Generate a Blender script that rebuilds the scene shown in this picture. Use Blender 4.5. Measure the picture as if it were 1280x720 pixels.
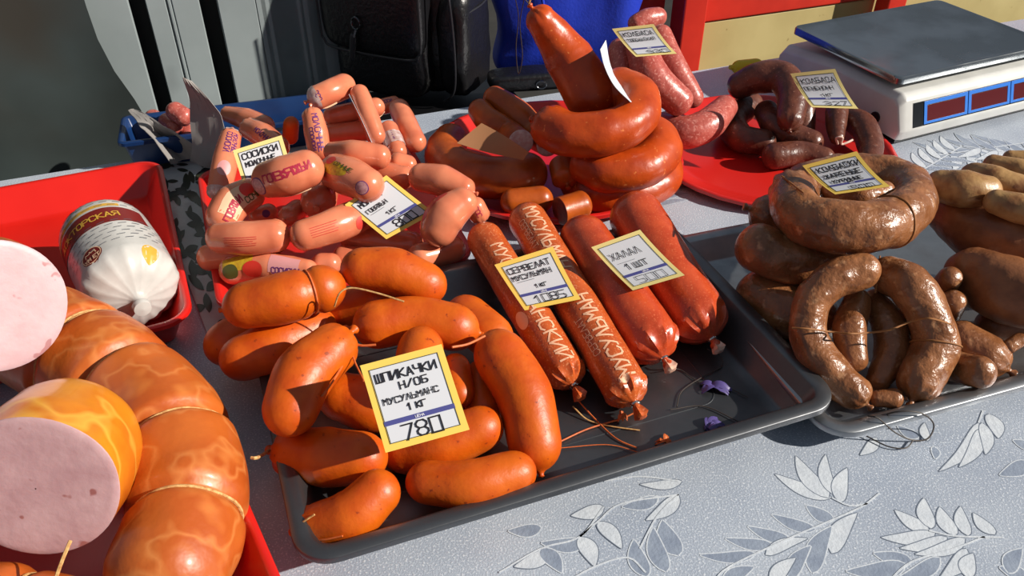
import bpy, bmesh, math, random
from mathutils import Vector, Matrix, noise
for o in list(bpy.data.objects): bpy.data.objects.remove(o)
SC = bpy.context.scene
COL = SC.collection
random.seed(7)
PI = math.pi
# ---------------------------------------------------------------- camera
F, PITCH, H = 1050.0, math.radians(37), 0.63
cam = bpy.data.cameras.new('camera'); cam.sensor_width = 36; cam.lens = 36*F/1280
cam.clip_start = .01
co = bpy.data.objects.new('camera', cam); COL.objects.link(co)
co.location = (0, 0, H); co.rotation_euler = (PI/2 - PITCH, 0, 0)
SC.camera = co
# ---------------------------------------------------------------- light
SUN_AZ, SUN_EL = math.radians(-12), math.radians(30)
sun = bpy.data.lights.new('sun', 'SUN'); sun.energy = 6.6; sun.angle = math.radians(.7); sun.color = (1, .93, .83)
so = bpy.data.objects.new('sun', sun); COL.objects.link(so)
sd = Vector((math.cos(SUN_AZ)*math.cos(SUN_EL), math.sin(SUN_AZ)*math.cos(SUN_EL), math.sin(SUN_EL)))
so.rotation_euler = sd.to_track_quat('Z', 'Y').to_euler(); so.location = (1.5, .5, 2)
w = bpy.data.worlds.new('sky'); SC.world = w; w.use_nodes = True
bg = w.node_tree.nodes['Background']; bg.inputs[0].default_value = (.62, .74, .9, 1); bg.inputs[1].default_value = .25
vs = SC.view_settings
vs.view_transform = 'Standard'; vs.look = 'None'; vs.gamma = 1; vs.use_curve_mapping = False
vs.exposure = -.12
# ---------------------------------------------------------------- helpers
CP, SP = math.cos(PITCH), math.sin(PITCH)
def ray(u, v):
    a, b = (u-640)/F, (360-v)/F
    return Vector((a, CP+b*SP, -SP+b*CP))
def at(u, v, z=0.0):
    """the point of height z that the photograph shows at (u, v)"""
    d = ray(u, v); return Vector((0, 0, H)) + d*((H-z)/-d.z)
def depth(p): return p.y*CP + (H-p.z)*SP
CAM = Vector((0, 0, H))
YAW = math.radians(20.5)
EX = Vector((math.cos(YAW), math.sin(YAW), 0)); EY = Vector((-math.sin(YAW), math.cos(YAW), 0))
def srgb(r, g, b):
    f = lambda c: (c/255/12.92 if c <= 10 else ((c/255+.055)/1.055)**2.4)
    return (f(r), f(g), f(b))

def mat(name, c1, rough=.5, c2=None, scale=30, detail=4, lo=.35, hi=.65, metal=0, bump=0, bscale=80, coat=0, spec=.5,
        c3=None, scale3=200, lo3=.62, hi3=.7, sss=0, vein=None, stretch=None, trans=0, alpha=1, rough2=None, bdetail=3):
    m = bpy.data.materials.new(name); m.use_nodes = True
    nt = m.node_tree; N = nt.nodes; L = nt.links; b = N['Principled BSDF']
    b.inputs['Roughness'].default_value = rough; b.inputs['Metallic'].default_value = metal
    b.inputs['Specular IOR Level'].default_value = spec; b.inputs['Coat Weight'].default_value = coat
    b.inputs['Coat Roughness'].default_value = .12
    b.inputs['Base Color'].default_value = (*c1, 1)
    if trans: b.inputs['Transmission Weight'].default_value = trans
    if alpha < 1: b.inputs['Alpha'].default_value = alpha
    if sss:
        b.inputs['Subsurface Weight'].default_value = sss; b.inputs['Subsurface Radius'].default_value = (.012, .005, .003); b.inputs['Subsurface Scale'].default_value = 1
    tc = N.new('ShaderNodeTexCoord'); src = tc.outputs['Object']
    if stretch:
        mp = N.new('ShaderNodeMapping'); mp.inputs['Scale'].default_value = stretch; L.new(src, mp.inputs['Vector']); src = mp.outputs[0]
    def tex(sc, det):
        t = N.new('ShaderNodeTexNoise'); t.inputs['Scale'].default_value = sc; t.inputs['Detail'].default_value = det; L.new(src, t.inputs['Vector']); return t
    def ramp(t, lo, hi):
        r = N.new('ShaderNodeMapRange'); r.inputs['From Min'].default_value = lo; r.inputs['From Max'].default_value = hi; L.new(t.outputs['Fac'], r.inputs['Value']); return r
    def mix(fac, a, bcol):
        x = N.new('ShaderNodeMix'); x.data_type = 'RGBA'; L.new(fac, x.inputs['Factor'])
        if isinstance(a, tuple): x.inputs['A'].default_value = (*a, 1)
        else: L.new(a, x.inputs['A'])
        x.inputs['B'].default_value = (*bcol, 1); return x.outputs['Result']
    out = None
    if c2:
        r = ramp(tex(scale, detail), lo, hi); out = mix(r.outputs[0], c1, c2)
        if rough2 is not None:
            q = N.new('ShaderNodeMapRange'); q.inputs['To Min'].default_value = rough; q.inputs['To Max'].default_value = rough2; L.new(r.outputs[0], q.inputs['Value']); L.new(q.outputs[0], b.inputs['Roughness'])
    if c3:
        r = ramp(tex(scale3, 2), lo3, hi3); out = mix(r.outputs[0], out if out else c1, c3)
    if vein:
        vc, vsc, vw, vamt = vein; t = tex(vsc, 2)
        s1 = N.new('ShaderNodeMath'); s1.operation = 'SUBTRACT'; s1.inputs[1].default_value = .5; L.new(t.outputs['Fac'], s1.inputs[0])
        s2 = N.new('ShaderNodeMath'); s2.operation = 'ABSOLUTE'; L.new(s1.outputs[0], s2.inputs[0])
        s3 = N.new('ShaderNodeMapRange'); s3.inputs['From Min'].default_value = 0; s3.inputs['From Max'].default_value = vw; s3.inputs['To Min'].default_value = vamt; s3.inputs['To Max'].default_value = 0; L.new(s2.outputs[0], s3.inputs['Value'])
        out = mix(s3.outputs[0], out if out else c1, vc)
    if out: L.new(out, b.inputs['Base Color'])
    if bump:
        t = tex(bscale, bdetail); bn = N.new('ShaderNodeBump'); bn.inputs['Strength'].default_value = bump; bn.inputs['Distance'].default_value = .004
        L.new(t.outputs['Fac'], bn.inputs['Height']); L.new(bn.outputs[0], b.inputs['Normal'])
    return m

# ---------------------------------------------------------------- objects
def link(name, me, parent=None, loc=None):
    o = bpy.data.objects.new(name, me); COL.objects.link(o)
    if parent is not None: o.parent = parent
    return o
def tag(o, label, cat, group=None, kind=None):
    o['label'] = label; o['category'] = cat
    if group: o['group'] = group
    if kind: o['kind'] = kind
    return o
class MB:
    """collects world-space geometry for ONE mesh object"""
    def __init__(s): s.v = []; s.f = []; s.m = []; s.uv = {}
    def add(s, vs, fs, mi=0):
        n = len(s.v); s.v += [Vector(p) for p in vs]
        for f in fs: s.f.append([i+n for i in f]); s.m.append(mi)
        return n
    def grid(s, rows, mi=0, closed_u=False, flip=False):
        nu = len(rows[0]); vs = [p for r in rows for p in r]; fs = []
        for i in range(len(rows)-1):
            for j in range(nu if closed_u else nu-1):
                k = (j+1) % nu
                q = [i*nu+j, i*nu+k, (i+1)*nu+k, (i+1)*nu+j]
                fs.append(q[::-1] if flip else q)
        return s.add(vs, fs, mi)
    def box(s, c, size, rot=None, mi=0):
        c = Vector(c); hx, hy, hz = [d/2 for d in size]
        vs = [Vector((x*hx, y*hy, z*hz)) for x in (-1, 1) for y in (-1, 1) for z in (-1, 1)]
        if rot is not None: vs = [rot @ p for p in vs]
        s.add([c+p for p in vs], [(0, 1, 3, 2), (4, 6, 7, 5), (0, 4, 5, 1), (2, 3, 7, 6), (0, 2, 6, 4), (1, 5, 7, 3)], mi)
    def tube(s, pts, r, n=8, mi=0, closed=False):
        pts = [Vector(p) for p in pts]; rows = []
        nrm = None
        for i, p in enumerate(pts):
            t = (pts[(i+1) % len(pts)] - pts[i-1]) if closed else (pts[min(i+1, len(pts)-1)] - pts[max(i-1, 0)])
            t = t.normalized() if t.length > 1e-9 else Vector((0, 0, 1))
            if nrm is None: nrm = t.orthogonal()
            nrm = (nrm - t*nrm.dot(t)); nrm = nrm.normalized() if nrm.length > 1e-6 else t.orthogonal().normalized()
            b = t.cross(nrm); rr = r[i] if isinstance(r, (list, tuple)) else r
            rows.append([p + nrm*math.cos(2*PI*k/n)*rr + b*math.sin(2*PI*k/n)*rr for k in range(n)])
        if closed: rows.append(rows[0])
        base = s.grid(rows, mi, True)
        if not closed:
            m = len(rows)
            s.f.append([base+k for k in range(n)][::-1]); s.m.append(mi)
            s.f.append([base+(m-1)*n+k for k in range(n)]); s.m.append(mi)
    def build(s, name, mats, parent=None, smooth=True, bevel=0, segs=2, origin=None, angle=40):
        xs = [p.x for p in s.v]; ys = [p.y for p in s.v]; zs = [p.z for p in s.v]
        if origin is None: origin = Vector(((min(xs)+max(xs))/2, (min(ys)+max(ys))/2, min(zs)))
        me = bpy.data.meshes.new(name)
        me.from_pydata([p-origin for p in s.v], [], s.f); me.update()
        if not isinstance(mats, (list, tuple)): mats = [mats]
        for m in mats: me.materials.append(m)
        me.polygons.foreach_set('material_index', s.m)
        me.polygons.foreach_set('use_smooth', [smooth]*len(s.f))
        if s.uv:
            ul = me.uv_layers.new(name='UVMap')
            for lp in me.loops:
                ul.data[lp.index].uv = s.uv.get(lp.vertex_index, (0, 0))
        bm = bmesh.new(); bm.from_mesh(me)
        if not s.uv: bmesh.ops.remove_doubles(bm, verts=bm.verts, dist=1e-6)
        bmesh.ops.recalc_face_normals(bm, faces=bm.faces) if not getattr(s, 'keep', False) else None
        if bevel:
            es = [e for e in bm.edges if len(e.link_faces) == 2 and e.calc_face_angle(0) > .5]
            bmesh.ops.bevel(bm, geom=es, offset=bevel, segments=segs, profile=.5, affect='EDGES')
            for f in bm.faces: f.smooth = smooth
        bm.to_mesh(me); bm.free(); me.update()
        if smooth and angle < 180:
            try: me.set_sharp_from_angle(angle=math.radians(angle))
            except Exception: pass
        o = bpy.data.objects.new(name, me); COL.objects.link(o)
        if parent is not None:
            o.parent = parent; o.location = origin - wloc(parent)
        else: o.location = origin
        return o
def wloc(o):
    p = Vector(o.location)
    while o.parent is not None: o = o.parent; p += o.location
    return p
def empty(name, loc):
    o = bpy.data.objects.new(name, None); o.empty_display_size = .02; COL.objects.link(o); o.location = loc; return o

def catmull(pts, step):
    pts = [Vector(p) for p in pts]
    if len(pts) == 2: P = [pts[0]*2-pts[1], *pts, pts[1]*2-pts[0]]
    else: P = [pts[0]*2-pts[1], *pts, pts[-1]*2-pts[-2]]
    out = []
    for i in range(1, len(P)-2):
        p0, p1, p2, p3 = P[i-1:i+3]; n = max(2, int(math.ceil((p2-p1).length/step)))
        for k in range(n):
            t = k/n
            out.append((p1*2 + (p2-p0)*t + (p0*2-p1*5+p2*4-p3)*t*t + (p1*3-p0-p2*3+p3)*t**3)*.5)
    out.append(pts[-1]); return out
def lerplist(a, t):
    x = t*(len(a)-1); i = min(int(x), len(a)-2); return a[i]+(a[i+1]-a[i])*(x-i)

class Tube:
    """a sausage: swept centre line with radius profile and shaped ends; remembers its surface for prints and strings"""
    def __init__(s, pts, rad, e0='r', e1='r', cap=.9, bump=0, bfreq=30, pinch=(), pleat=10, pamp=.1, n=28, seed=0, step=.004, facing=None):
        base = catmull(pts, step)
        # arc-length parameter and radius along the drawn points
        L = [0]
        for a, b in zip(base, base[1:]): L.append(L[-1]+(b-a).length)
        s.body = L[-1]
        if not isinstance(rad, (list, tuple)): rad = [rad, rad]
        st = []
        t0 = (base[0]-base[min(2, len(base)-1)]).normalized(); t1 = (base[-1]-base[max(-3, -len(base))]).normalized()
        def endcap(kind, p, t, r):
            rows = []
            if kind == 'c': return [(p, r, 0)]
            prof = []
            for k in range(1, 8):
                a = k/8*PI/2; prof.append((math.sin(a)*cap*r, math.cos(a)*r, .3+.7*math.sin(a)))
            if kind in ('t', 'p'):      # tied: neck and a flared nub of casing
                prof = prof[:-1]
                x = prof[-1][0]
                prof += [(x+.06*r, .22*r, 1), (x+.12*r, .13*r, 0), (x+.22*r, .11*r, 0), (x+.34*r, .2*r, 0), (x+.44*r, .17*r, 0), (x+.47*r, .02*r, 0)]
                if kind == 't': prof = prof[:-4] + [(x+.2*r, .1*r, 0), (x+.26*r, .12*r, 0), (x+.3*r, .02*r, 0)]
            else: prof.append((cap*r, .04*r, 1))
            return [(p+t*d, q, w) for d, q, w in prof]
        c0 = endcap(e0, base[0], t0, rad[0]); c1 = endcap(e1, base[-1], t1, rad[-1])
        rows = [(p, r, w, 0, e0) for p, r, w in reversed(c0)]
        for i, p in enumerate(base):
            t = L[i]/L[-1]; r = lerplist(rad, t)
            for ps in pinch: r *= 1-.16*math.exp(-((t-ps)*L[-1]/.006)**2)
            rows.append((p, r, 0, t, None))
        rows += [(p, r, w, 1, e1) for p, r, w in c1]
        n0 = len(c0); s.rows = []
        # frames by parallel transport from the middle, facing the light side seen from the front
        P = [r[0] for r in rows]; m = len(P)//2
        T = []
        for i in range(len(P)):
            if i < n0: T.append((-t0))
            elif i >= n0+len(base): T.append(t1)
            else: T.append((P[min(i+1, len(P)-1)]-P[max(i-1, 0)]).normalized())
        nn = (facing if facing else (CAM-P[m])); nn = nn - T[m]*nn.dot(T[m]); nn.normalize()
        Nn = [None]*len(P); Nn[m] = nn
        for rng in (range(m+1, len(P)), range(m-1, -1, -1)):
            c = nn
            for i in rng:
                c = c - T[i]*c.dot(T[i]); c.normalize(); Nn[i] = c
        s.n = n; s.P, s.T, s.N = P, T, Nn; s.R = [r[1] for r in rows]; s.t = [r[3] for r in rows]; s.n0 = n0; s.nb = len(base)
        s.grid = []
        S = [0.0]*len(P); k0 = n0; k1 = n0+len(base)-1
        for i in range(k0+1, len(P)): S[i] = S[i-1] + math.hypot((P[i]-P[i-1]).length, s.R[i]-s.R[i-1])
        for i in range(k0-1, -1, -1): S[i] = S[i+1] - math.hypot((P[i]-P[i+1]).length, s.R[i]-s.R[i+1])
        s.S = [v_/max(S[k1], 1e-6) for v_ in S]
        for i, (p, r, wgt, t, kind) in enumerate(rows):
            b = T[i].cross(Nn[i]); row = []
            for k in range(n):
                a = 2*PI*k/n; rr = r
                d = Nn[i]*math.cos(a)+b*math.sin(a)
                if wgt and kind in ('p',): rr *= 1+pamp*wgt*math.cos(pleat*a+seed)*(1 if wgt < .99 else .5)
                if bump:
                    q = p + d*r
                    rr += bump*min(1, r/.012)*(noise.noise(q*bfreq+Vector((seed*3.1, 0, 0)))*1.0+.5*noise.noise(q*bfreq*2.3))
                row.append(p+d*rr)
            s.grid.append(row)
    def mesh(s, mb=None):
        mb = mb or MB(); b = mb.grid(s.grid, 0, True)
        n = s.n; m = len(s.grid)
        mb.f.append([b+k for k in range(n)][::-1]); mb.m.append(0)
        mb.f.append([b+(m-1)*n+k for k in range(n)]); mb.m.append(0)
        return mb
    def idx(s, t):
        S = s.S
        if t <= S[0]: return 0
        if t >= S[-1]: return len(S)-1.001
        lo, hi = 0, len(S)-1
        while hi-lo > 1:
            m_ = (lo+hi)//2
            if S[m_] <= t: lo = m_
            else: hi = m_
        return lo + (t-S[lo])/max(S[hi]-S[lo], 1e-9)
    def surf(s, t, th, off=0):
        """point on the skin: t along the body 0..1 (may run into the caps), th angle from the side facing the viewer"""
        x = min(max(s.idx(t), 0), len(s.P)-1.001); i = int(x); f = x-i
        k = (th/(2*PI)*s.n) % s.n; k0 = int(k) % s.n; k1 = (k0+1) % s.n; g = k-int(k)
        def q(i): return s.grid[i][k0]*(1-g)+s.grid[i][k1]*g
        p = q(i)*(1-f)+q(i+1)*f; c = s.P[i]*(1-f)+s.P[i+1]*f
        nrm = p-c
        return p + nrm.normalized()*off
    def radius(s, t): x = min(max(s.idx(t), 0), len(s.P)-1.001); return s.R[int(x)]
    def band(s, t, r=.0012, skew=0, n=36, mb=None):
        mb = mb or MB(); mb.tube([s.surf(t+skew*math.cos(2*PI*k/n), 2*PI*k/n, r*.5) for k in range(n)], r, 6, 0, True); return mb
    def length(s): return s.body

# ---------------------------------------------------------------- lettering: strokes on a 4 x 6 grid
GL = {'А': '00 26 40;12 32', 'Б': '46 06 00 30 41 42 33 03', 'В': '00 06 36 45 44 33 03;33 42 41 30 00', 'Г': '00 06 46', 'Д': '00 01 41 40;11 26 31',
 'Е': '46 06 00 40;03 33', 'Ё': '45 05 00 40;02 32;17 27', 'Ж': '20 26;06 23 46;00 23 40', 'И': '06 00 46 40', 'Й': '06 00 46 40;17 37', 'К': '00 06;46 03 40', 'Л': '00 26 40',
 'М': '00 06 23 46 40', 'Н': '00 06;40 46;03 43', 'О': '10 01 05 16 36 45 41 30 10', 'П': '00 06 46 40', 'Р': '00 06 36 45 44 33 03',
 'С': '45 36 16 05 01 10 30 41', 'Т': '06 46;26 20', 'У': '06 23;46 10 00', 'Х': '06 40;00 46', 'Ц': '06 00 40 46;40 51', 'Ч': '06 04 13 43;46 40', 'Ш': '06 00 40 46;26 20',
 'Ы': '06 00 20 31 32 23 03;46 40', 'Ь': '06 00 30 41 42 33 03', 'Я': '40 46 16 05 04 13 43;23 00', '1': '04 26 20', '7': '06 46 10', 'з': '05 16 36 45 44 33 13;33 42 41 30 10 01',
 '8': '13 04 05 16 36 45 44 33 13 02 01 10 30 41 42 33', '0': '06 46 40 00 06', '5': '46 06 03 33 42 41 30 00', '3': '05 16 36 45 44 33 13;33 42 41 30 10 01', '9': '10 30 41 45 36 16 05 04 13 43',
 '/': '00 46', '-': '03 43', '2': '05 16 36 45 44 00 40', '4': '40 46 02 42', ' ': ''}
def strokes(text, x, y, h, wf=.62, gap=.28, jit=0, slant=0):
    """polylines of a line of text whose lower left corner is (x, y); returns list and end x"""
    out = []; cw = h*wf
    rnd = random.Random(hash_text(text))
    for ch in text:
        if ch == ' ': x += cw*.8; continue
        dy = rnd.uniform(-jit, jit)*h; sc = 1+rnd.uniform(-jit, jit)
        for st in GL[ch].split(';'):
            pl = []
            for p in st.split():
                gx, gy = int(p[0])/4*cw, int(p[1])/6*h*sc
                pl.append((x+gx+slant*gy, y+gy+dy))
            out.append(pl)
        x += cw*(1+gap)
    return out, x-cw*gap
def hash_text(t): return sum(ord(c)*(i+3) for i, c in enumerate(t))
def ribbons(mb, lines, width, fmap, mi=0, sub=.0025):
    """flat strokes laid on a surface fmap(x, y) -> point"""
    for pl in lines:
        for (x0, y0), (x1, y1) in zip(pl, pl[1:]):
            dx, dy = x1-x0, y1-y0; l = math.hypot(dx, dy)
            if l < 1e-9: continue
            dx /= l; dy /= l; e = width*.4; n = max(1, int(l/sub))
            rows = []
            for i in range(n+1):
                s = -e + (l+2*e)*i/n; cx, cy = x0+dx*s, y0+dy*s
                rows.append([fmap(cx-dy*width/2, cy+dx*width/2), fmap(cx+dy*width/2, cy-dx*width/2)])
            mb.grid(rows, mi)
def fan(mb, pts2, fmap, mi=0, rings=3):
    cx = sum(p[0] for p in pts2)/len(pts2); cy = sum(p[1] for p in pts2)/len(pts2)
    rows = [[fmap(cx+(x-cx)*k/rings, cy+(y-cy)*k/rings) for x, y in pts2] for k in range(rings, 0, -1)]
    rows.append([fmap(cx, cy)]*len(pts2))
    mb.grid(rows, mi, True)
def tubemap(T, t0, th0, ang=0, off=.0004):
    """2-D sheet laid on a sausage: x runs along the body when ang = 0"""
    Lb = T.length(); ca, sa = math.cos(ang), math.sin(ang); r = max(T.radius(t0), .004)
    def f(x, y):
        xx, yy = x*ca-y*sa, x*sa+y*ca
        return T.surf(t0+xx/Lb, th0-yy/r, off)
    return f
def print_text(T, parent, text, t0, th0, h, m, ang=0, width=None, name='printed_lettering', off=.0004, label=None, wf=.62, centre=True, extra=None):
    ls, xe = strokes(text, 0, -h/2, h, wf)
    if centre: ls = [[(x-xe/2, y) for x, y in pl] for pl in ls]
    mb = MB(); f = tubemap(T, t0, th0, ang, off)
    ribbons(mb, ls, width or h*.17, f)
    if extra: extra(mb, f)
    o = mb.build(name, m, parent, smooth=False)
    if label: o['label'] = label
    return o
# ---------------------------------------------------------------- materials
M = {}
M['spik'] = mat('smoked_orange_casing', srgb(206, 94, 8), .43, srgb(188, 72, 5), 38, 3, c3=srgb(150, 56, 10), scale3=150, lo3=.68, hi3=.74, bump=.12, bscale=160)
M['hot'] = mat('pink_orange_casing', srgb(224, 134, 98), .24, srgb(208, 112, 80), 30, 3, coat=.35, bump=.05, bscale=120)
M['cerv'] = mat('cervelat_casing', srgb(196, 92, 40), .3, srgb(180, 76, 30), 60, 4, c3=srgb(214, 130, 84), scale3=420, lo3=.58, hi3=.68, coat=.3, bump=.15, bscale=180)
M['halal'] = mat('red_salami_casing', srgb(194, 76, 38), .3, srgb(178, 62, 28), 60, 4, c3=srgb(206, 100, 62), scale3=500, lo3=.6, hi3=.7, coat=.35, bump=.12, bscale=150)
M['ringred'] = mat('smoked_red_casing', srgb(194, 76, 18), .34, srgb(164, 56, 12), 26, 4, c3=srgb(214, 118, 60), scale3=140, lo3=.68, hi3=.74, bump=.2, bscale=90)
M['ringbrown'] = mat('smoked_brown_casing', srgb(190, 90, 26), .34, srgb(150, 62, 18), 26, 4, bump=.15, bscale=90)
M['pink'] = mat('raw_pink_casing', srgb(188, 98, 86), .34, srgb(168, 76, 66), 90, 5, c3=srgb(206, 134, 122), scale3=260, lo3=.56, hi3=.66, coat=.2, bump=.2, bscale=140)
M['liver'] = mat('dark_liver_casing', srgb(108, 62, 46), .34, srgb(84, 44, 34), 60, 4, c3=srgb(150, 104, 86), scale3=300, lo3=.66, hi3=.74, bump=.3, bscale=120)
M['fried'] = mat('fried_casing', srgb(154, 100, 62), .32, srgb(118, 70, 38), 44, 5, lo=.36, hi=.66, c3=srgb(174, 124, 86), scale3=90, lo3=.6, hi3=.72, coat=.3, bump=1.0, bscale=70, bdetail=5)
M['pale'] = mat('pale_fried_casing', srgb(178, 138, 88), .4, srgb(138, 92, 54), 44, 5, lo=.42, hi=.62, c3=srgb(110, 66, 36), scale3=60, lo3=.64, hi3=.72, coat=.15, bump=.4, bscale=70)
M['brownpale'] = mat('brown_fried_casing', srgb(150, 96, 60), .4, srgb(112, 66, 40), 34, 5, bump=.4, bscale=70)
M['bigring'] = mat('smoked_ham_ring_casing', srgb(192, 98, 34), .42, srgb(166, 70, 18), 12, 5, lo=.35, hi=.68, c3=srgb(214, 128, 58), scale3=24, lo3=.58, hi3=.78, coat=.12, bump=.25, bscale=55, vein=(srgb(222, 146, 80), 22, .05, .4))
M['amber'] = mat('amber_casing', srgb(222, 140, 30), .3, srgb(196, 98, 20), 16, 4, coat=.3, bump=.1, bscale=60, vein=(srgb(236, 176, 70), 15, .03, .7))
M['ham'] = mat('cut_ham', srgb(208, 174, 178), .45, srgb(196, 160, 164), 40, 5, c3=srgb(176, 126, 128), scale3=60, lo3=.66, hi3=.69, bump=.08, bscale=150, sss=.15)
M['hamgrey'] = mat('cut_ham_dull', srgb(198, 160, 162), .45, srgb(184, 144, 147), 40, 5, c3=srgb(158, 100, 96), scale3=55, lo3=.655, hi3=.69, bump=.12, bscale=140, sss=.15)
M['fat'] = mat('pale_cut_meat', srgb(244, 222, 214), .4, srgb(226, 180, 170), 160, 4, bump=.2, bscale=200)
M['redcut'] = mat('cut_smoked_meat', srgb(120, 42, 28), .5, srgb(90, 28, 20), 200, 4)
M['clear'] = mat('clear_casing_film', srgb(235, 200, 178), .12, srgb(206, 140, 110), 120, 3, coat=.6)
M['white_film'] = mat('whitish_film_end', srgb(214, 196, 192), .3, srgb(180, 140, 130), 120, 3, coat=.4)
M['clip'] = mat('clip_metal', srgb(190, 190, 190), .25, metal=1)
M['twine'] = mat('pale_twine', srgb(214, 172, 112), .8, srgb(170, 120, 66), 300, 3)
M['otwine'] = mat('orange_twine', srgb(214, 110, 50), .6, srgb(190, 90, 40), 300, 3)
M['btwine'] = mat('brown_twine', srgb(150, 96, 48), .7)
M['wtwine'] = mat('white_twine', srgb(236, 206, 190), .7)
M['dtwine'] = mat('dark_thread', srgb(60, 52, 48), .6)
M['violet'] = mat('violet_film', srgb(84, 72, 130), .4)
M['violet_print'] = mat('violet_print', srgb(104, 44, 110), .5)
M['crimson_print'] = mat('crimson_print', srgb(176, 36, 66), .5)
M['red_print'] = mat('red_print', srgb(200, 62, 52), .45)
M['tom'] = mat('tomato_print', srgb(222, 56, 40), .4)
M['yellow_print'] = mat('yellow_print', srgb(214, 186, 40), .45, srgb(190, 140, 36), 200, 3)
M['cream_print'] = mat('cream_print', srgb(236, 196, 160), .4)
M['green_print'] = mat('dark_green_print', srgb(80, 84, 34), .5)
M['pale_print'] = mat('pale_print', srgb(238, 186, 150), .4)
M['rose_print'] = mat('rose_print', srgb(214, 150, 150), .4)
M['ink'] = mat('black_ink', srgb(20, 18, 26), .5)
M['bar'] = mat('blue_bar', srgb(74, 76, 140), .5)
M['grey_ink'] = mat('grey_ink', srgb(96, 98, 108), .5)
M['mauve'] = mat('mauve_print', srgb(160, 104, 112), .4, srgb(190, 140, 140), 300, 3)
M['white_ink'] = mat('white_ink', srgb(225, 225, 235), .5)
M['card'] = mat('white_card', srgb(212, 214, 220), .55)
M['yel'] = mat('yellow_card_edge', srgb(244, 206, 96), .5)
M['yel2'] = mat('pale_yellow_card_edge', srgb(236, 216, 140), .5)
M['cardback'] = mat('card_back', srgb(214, 196, 170), .6)
M['brownback'] = mat('brown_card_back', srgb(176, 124, 84), .6)
M['frame'] = mat('card_frame_line', srgb(70, 74, 60), .5)
M['red_plastic'] = mat('red_plastic', srgb(214, 34, 24), .3, srgb(204, 28, 20), 8, 3, coat=.2, bump=.04, bscale=30)
M['rose_plastic'] = mat('rose_red_plastic', srgb(204, 36, 30), .3, coat=.2)
M['steel'] = mat('worn_tray_steel', (.2, .205, .215), .33, (.1, .105, .115), 14, 5, lo=.3, hi=.7, metal=.92, bump=.05, bscale=60, rough2=.5, stretch=(1, 1, 1))
M['steel2'] = mat('bright_tray_steel', (.42, .44, .46), .3, (.25, .26, .28), 18, 5, metal=.92, bump=.05, bscale=60, rough2=.45)
M['cloth'] = mat('silver_brocade_cloth', srgb(184, 193, 206), .36, srgb(166, 176, 192), 9, 4, metal=.1, c3=srgb(226, 231, 238), scale3=520, lo3=.55, hi3=.7, bump=.18, bscale=520, bdetail=2)
M['leafw'] = mat('white_leaf_print', srgb(218, 224, 231), .35, srgb(204, 211, 220), 60, 3, metal=.05, bump=.15, bscale=300)
M['leafg'] = mat('grey_leaf_print', srgb(158, 169, 186), .35, srgb(142, 153, 172), 60, 3, metal=.1, bump=.15, bscale=300)
M['leafd'] = mat('dark_leaf_line', srgb(112, 122, 138), .4)
M['cloth2'] = mat('white_film_cloth', srgb(206, 210, 208), .25, srgb(180, 186, 184), 14, 3, bump=.3, bscale=40, coat=.3)
M['leafk'] = mat('black_leaf_print', srgb(34, 38, 36), .35, srgb(60, 62, 44), 20, 3, coat=.3)
M['wood'] = mat('table_wood', srgb(120, 96, 70), .7, srgb(96, 74, 52), 20, 4, stretch=(1, 8, 1))
M['wall'] = mat('grey_wall_paint', srgb(150, 160, 162), .55, srgb(136, 146, 148), 5, 5, c3=srgb(120, 128, 130), scale3=9, lo3=.6, hi3=.75, bump=.05, bscale=30)
M['groove'] = mat('dark_groove', srgb(38, 42, 42), .7)
M['wall_shade'] = mat('dark_wall_shade', srgb(58, 68, 68), .6, srgb(38, 44, 42), 3, 4, c3=srgb(50, 48, 42), scale3=4, lo3=.5, hi3=.7)  # dark tones standing for shade on the grey wall
M['ground'] = mat('dark_ground', srgb(52, 50, 46), .9, srgb(38, 37, 34), 6, 5)
M['leather'] = mat('black_leather', srgb(20, 20, 23), .34, bump=.3, bscale=130, spec=.5)
M['leather_edge'] = mat('black_piping', srgb(42, 42, 46), .3)
M['blackplastic'] = mat('black_plastic', srgb(14, 14, 16), .4)
M['chrome'] = mat('dark_metal', srgb(90, 92, 96), .25, metal=1)
M['bluefab'] = mat('blue_fabric', srgb(24, 56, 190), .55, srgb(16, 40, 150), 9, 3, bump=.15, bscale=200)
M['bluecrate'] = mat('blue_plastic', srgb(20, 56, 106), .35, srgb(14, 40, 84), 12, 3)
M['paper'] = mat('grey_wrapping_paper', srgb(150, 146, 142), .7, srgb(134, 130, 128), 12, 4, bump=.1, bscale=40)
M['redpaint'] = mat('red_paint', srgb(208, 50, 34), .4, srgb(186, 38, 26), 10, 4, c3=srgb(150, 90, 80), scale3=40, lo3=.72, hi3=.78)
M['yellowboard'] = mat('yellow_board', srgb(196, 180, 124), .6, srgb(182, 165, 110), 8, 5, c3=srgb(150, 130, 80), scale3=50, lo3=.7, hi3=.76)
M['scalewhite'] = mat('white_scale_plastic', srgb(214, 214, 210), .38, srgb(202, 202, 198), 20, 3)
M['scalesteel'] = mat('scale_plate_steel', (.40, .42, .43), .12, (.26, .28, .29), 9, 5, lo=.42, hi=.58, metal=.95, rough2=.28)  # darker patches painted for reflections and wet streaks
M['scalegrey'] = mat('dark_grey_plastic', srgb(60, 60, 62), .35)
M['display_black'] = mat('display_black', srgb(16, 18, 22), .2)
M['display_blue'] = mat('display_blue', srgb(36, 112, 206), .35)
M['display_red'] = mat('display_window', srgb(84, 22, 24), .18)
M['yellowbit'] = mat('yellow_plastic', srgb(232, 196, 20), .35)
M['casewhite'] = mat('white_printed_casing', srgb(204, 202, 198), .3, srgb(190, 188, 184), 40, 3, coat=.4, bump=.06, bscale=70)
M['maroon'] = mat('maroon_print', srgb(120, 30, 26), .35)
M['gold'] = mat('gold_print', srgb(206, 160, 60), .4)
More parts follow.
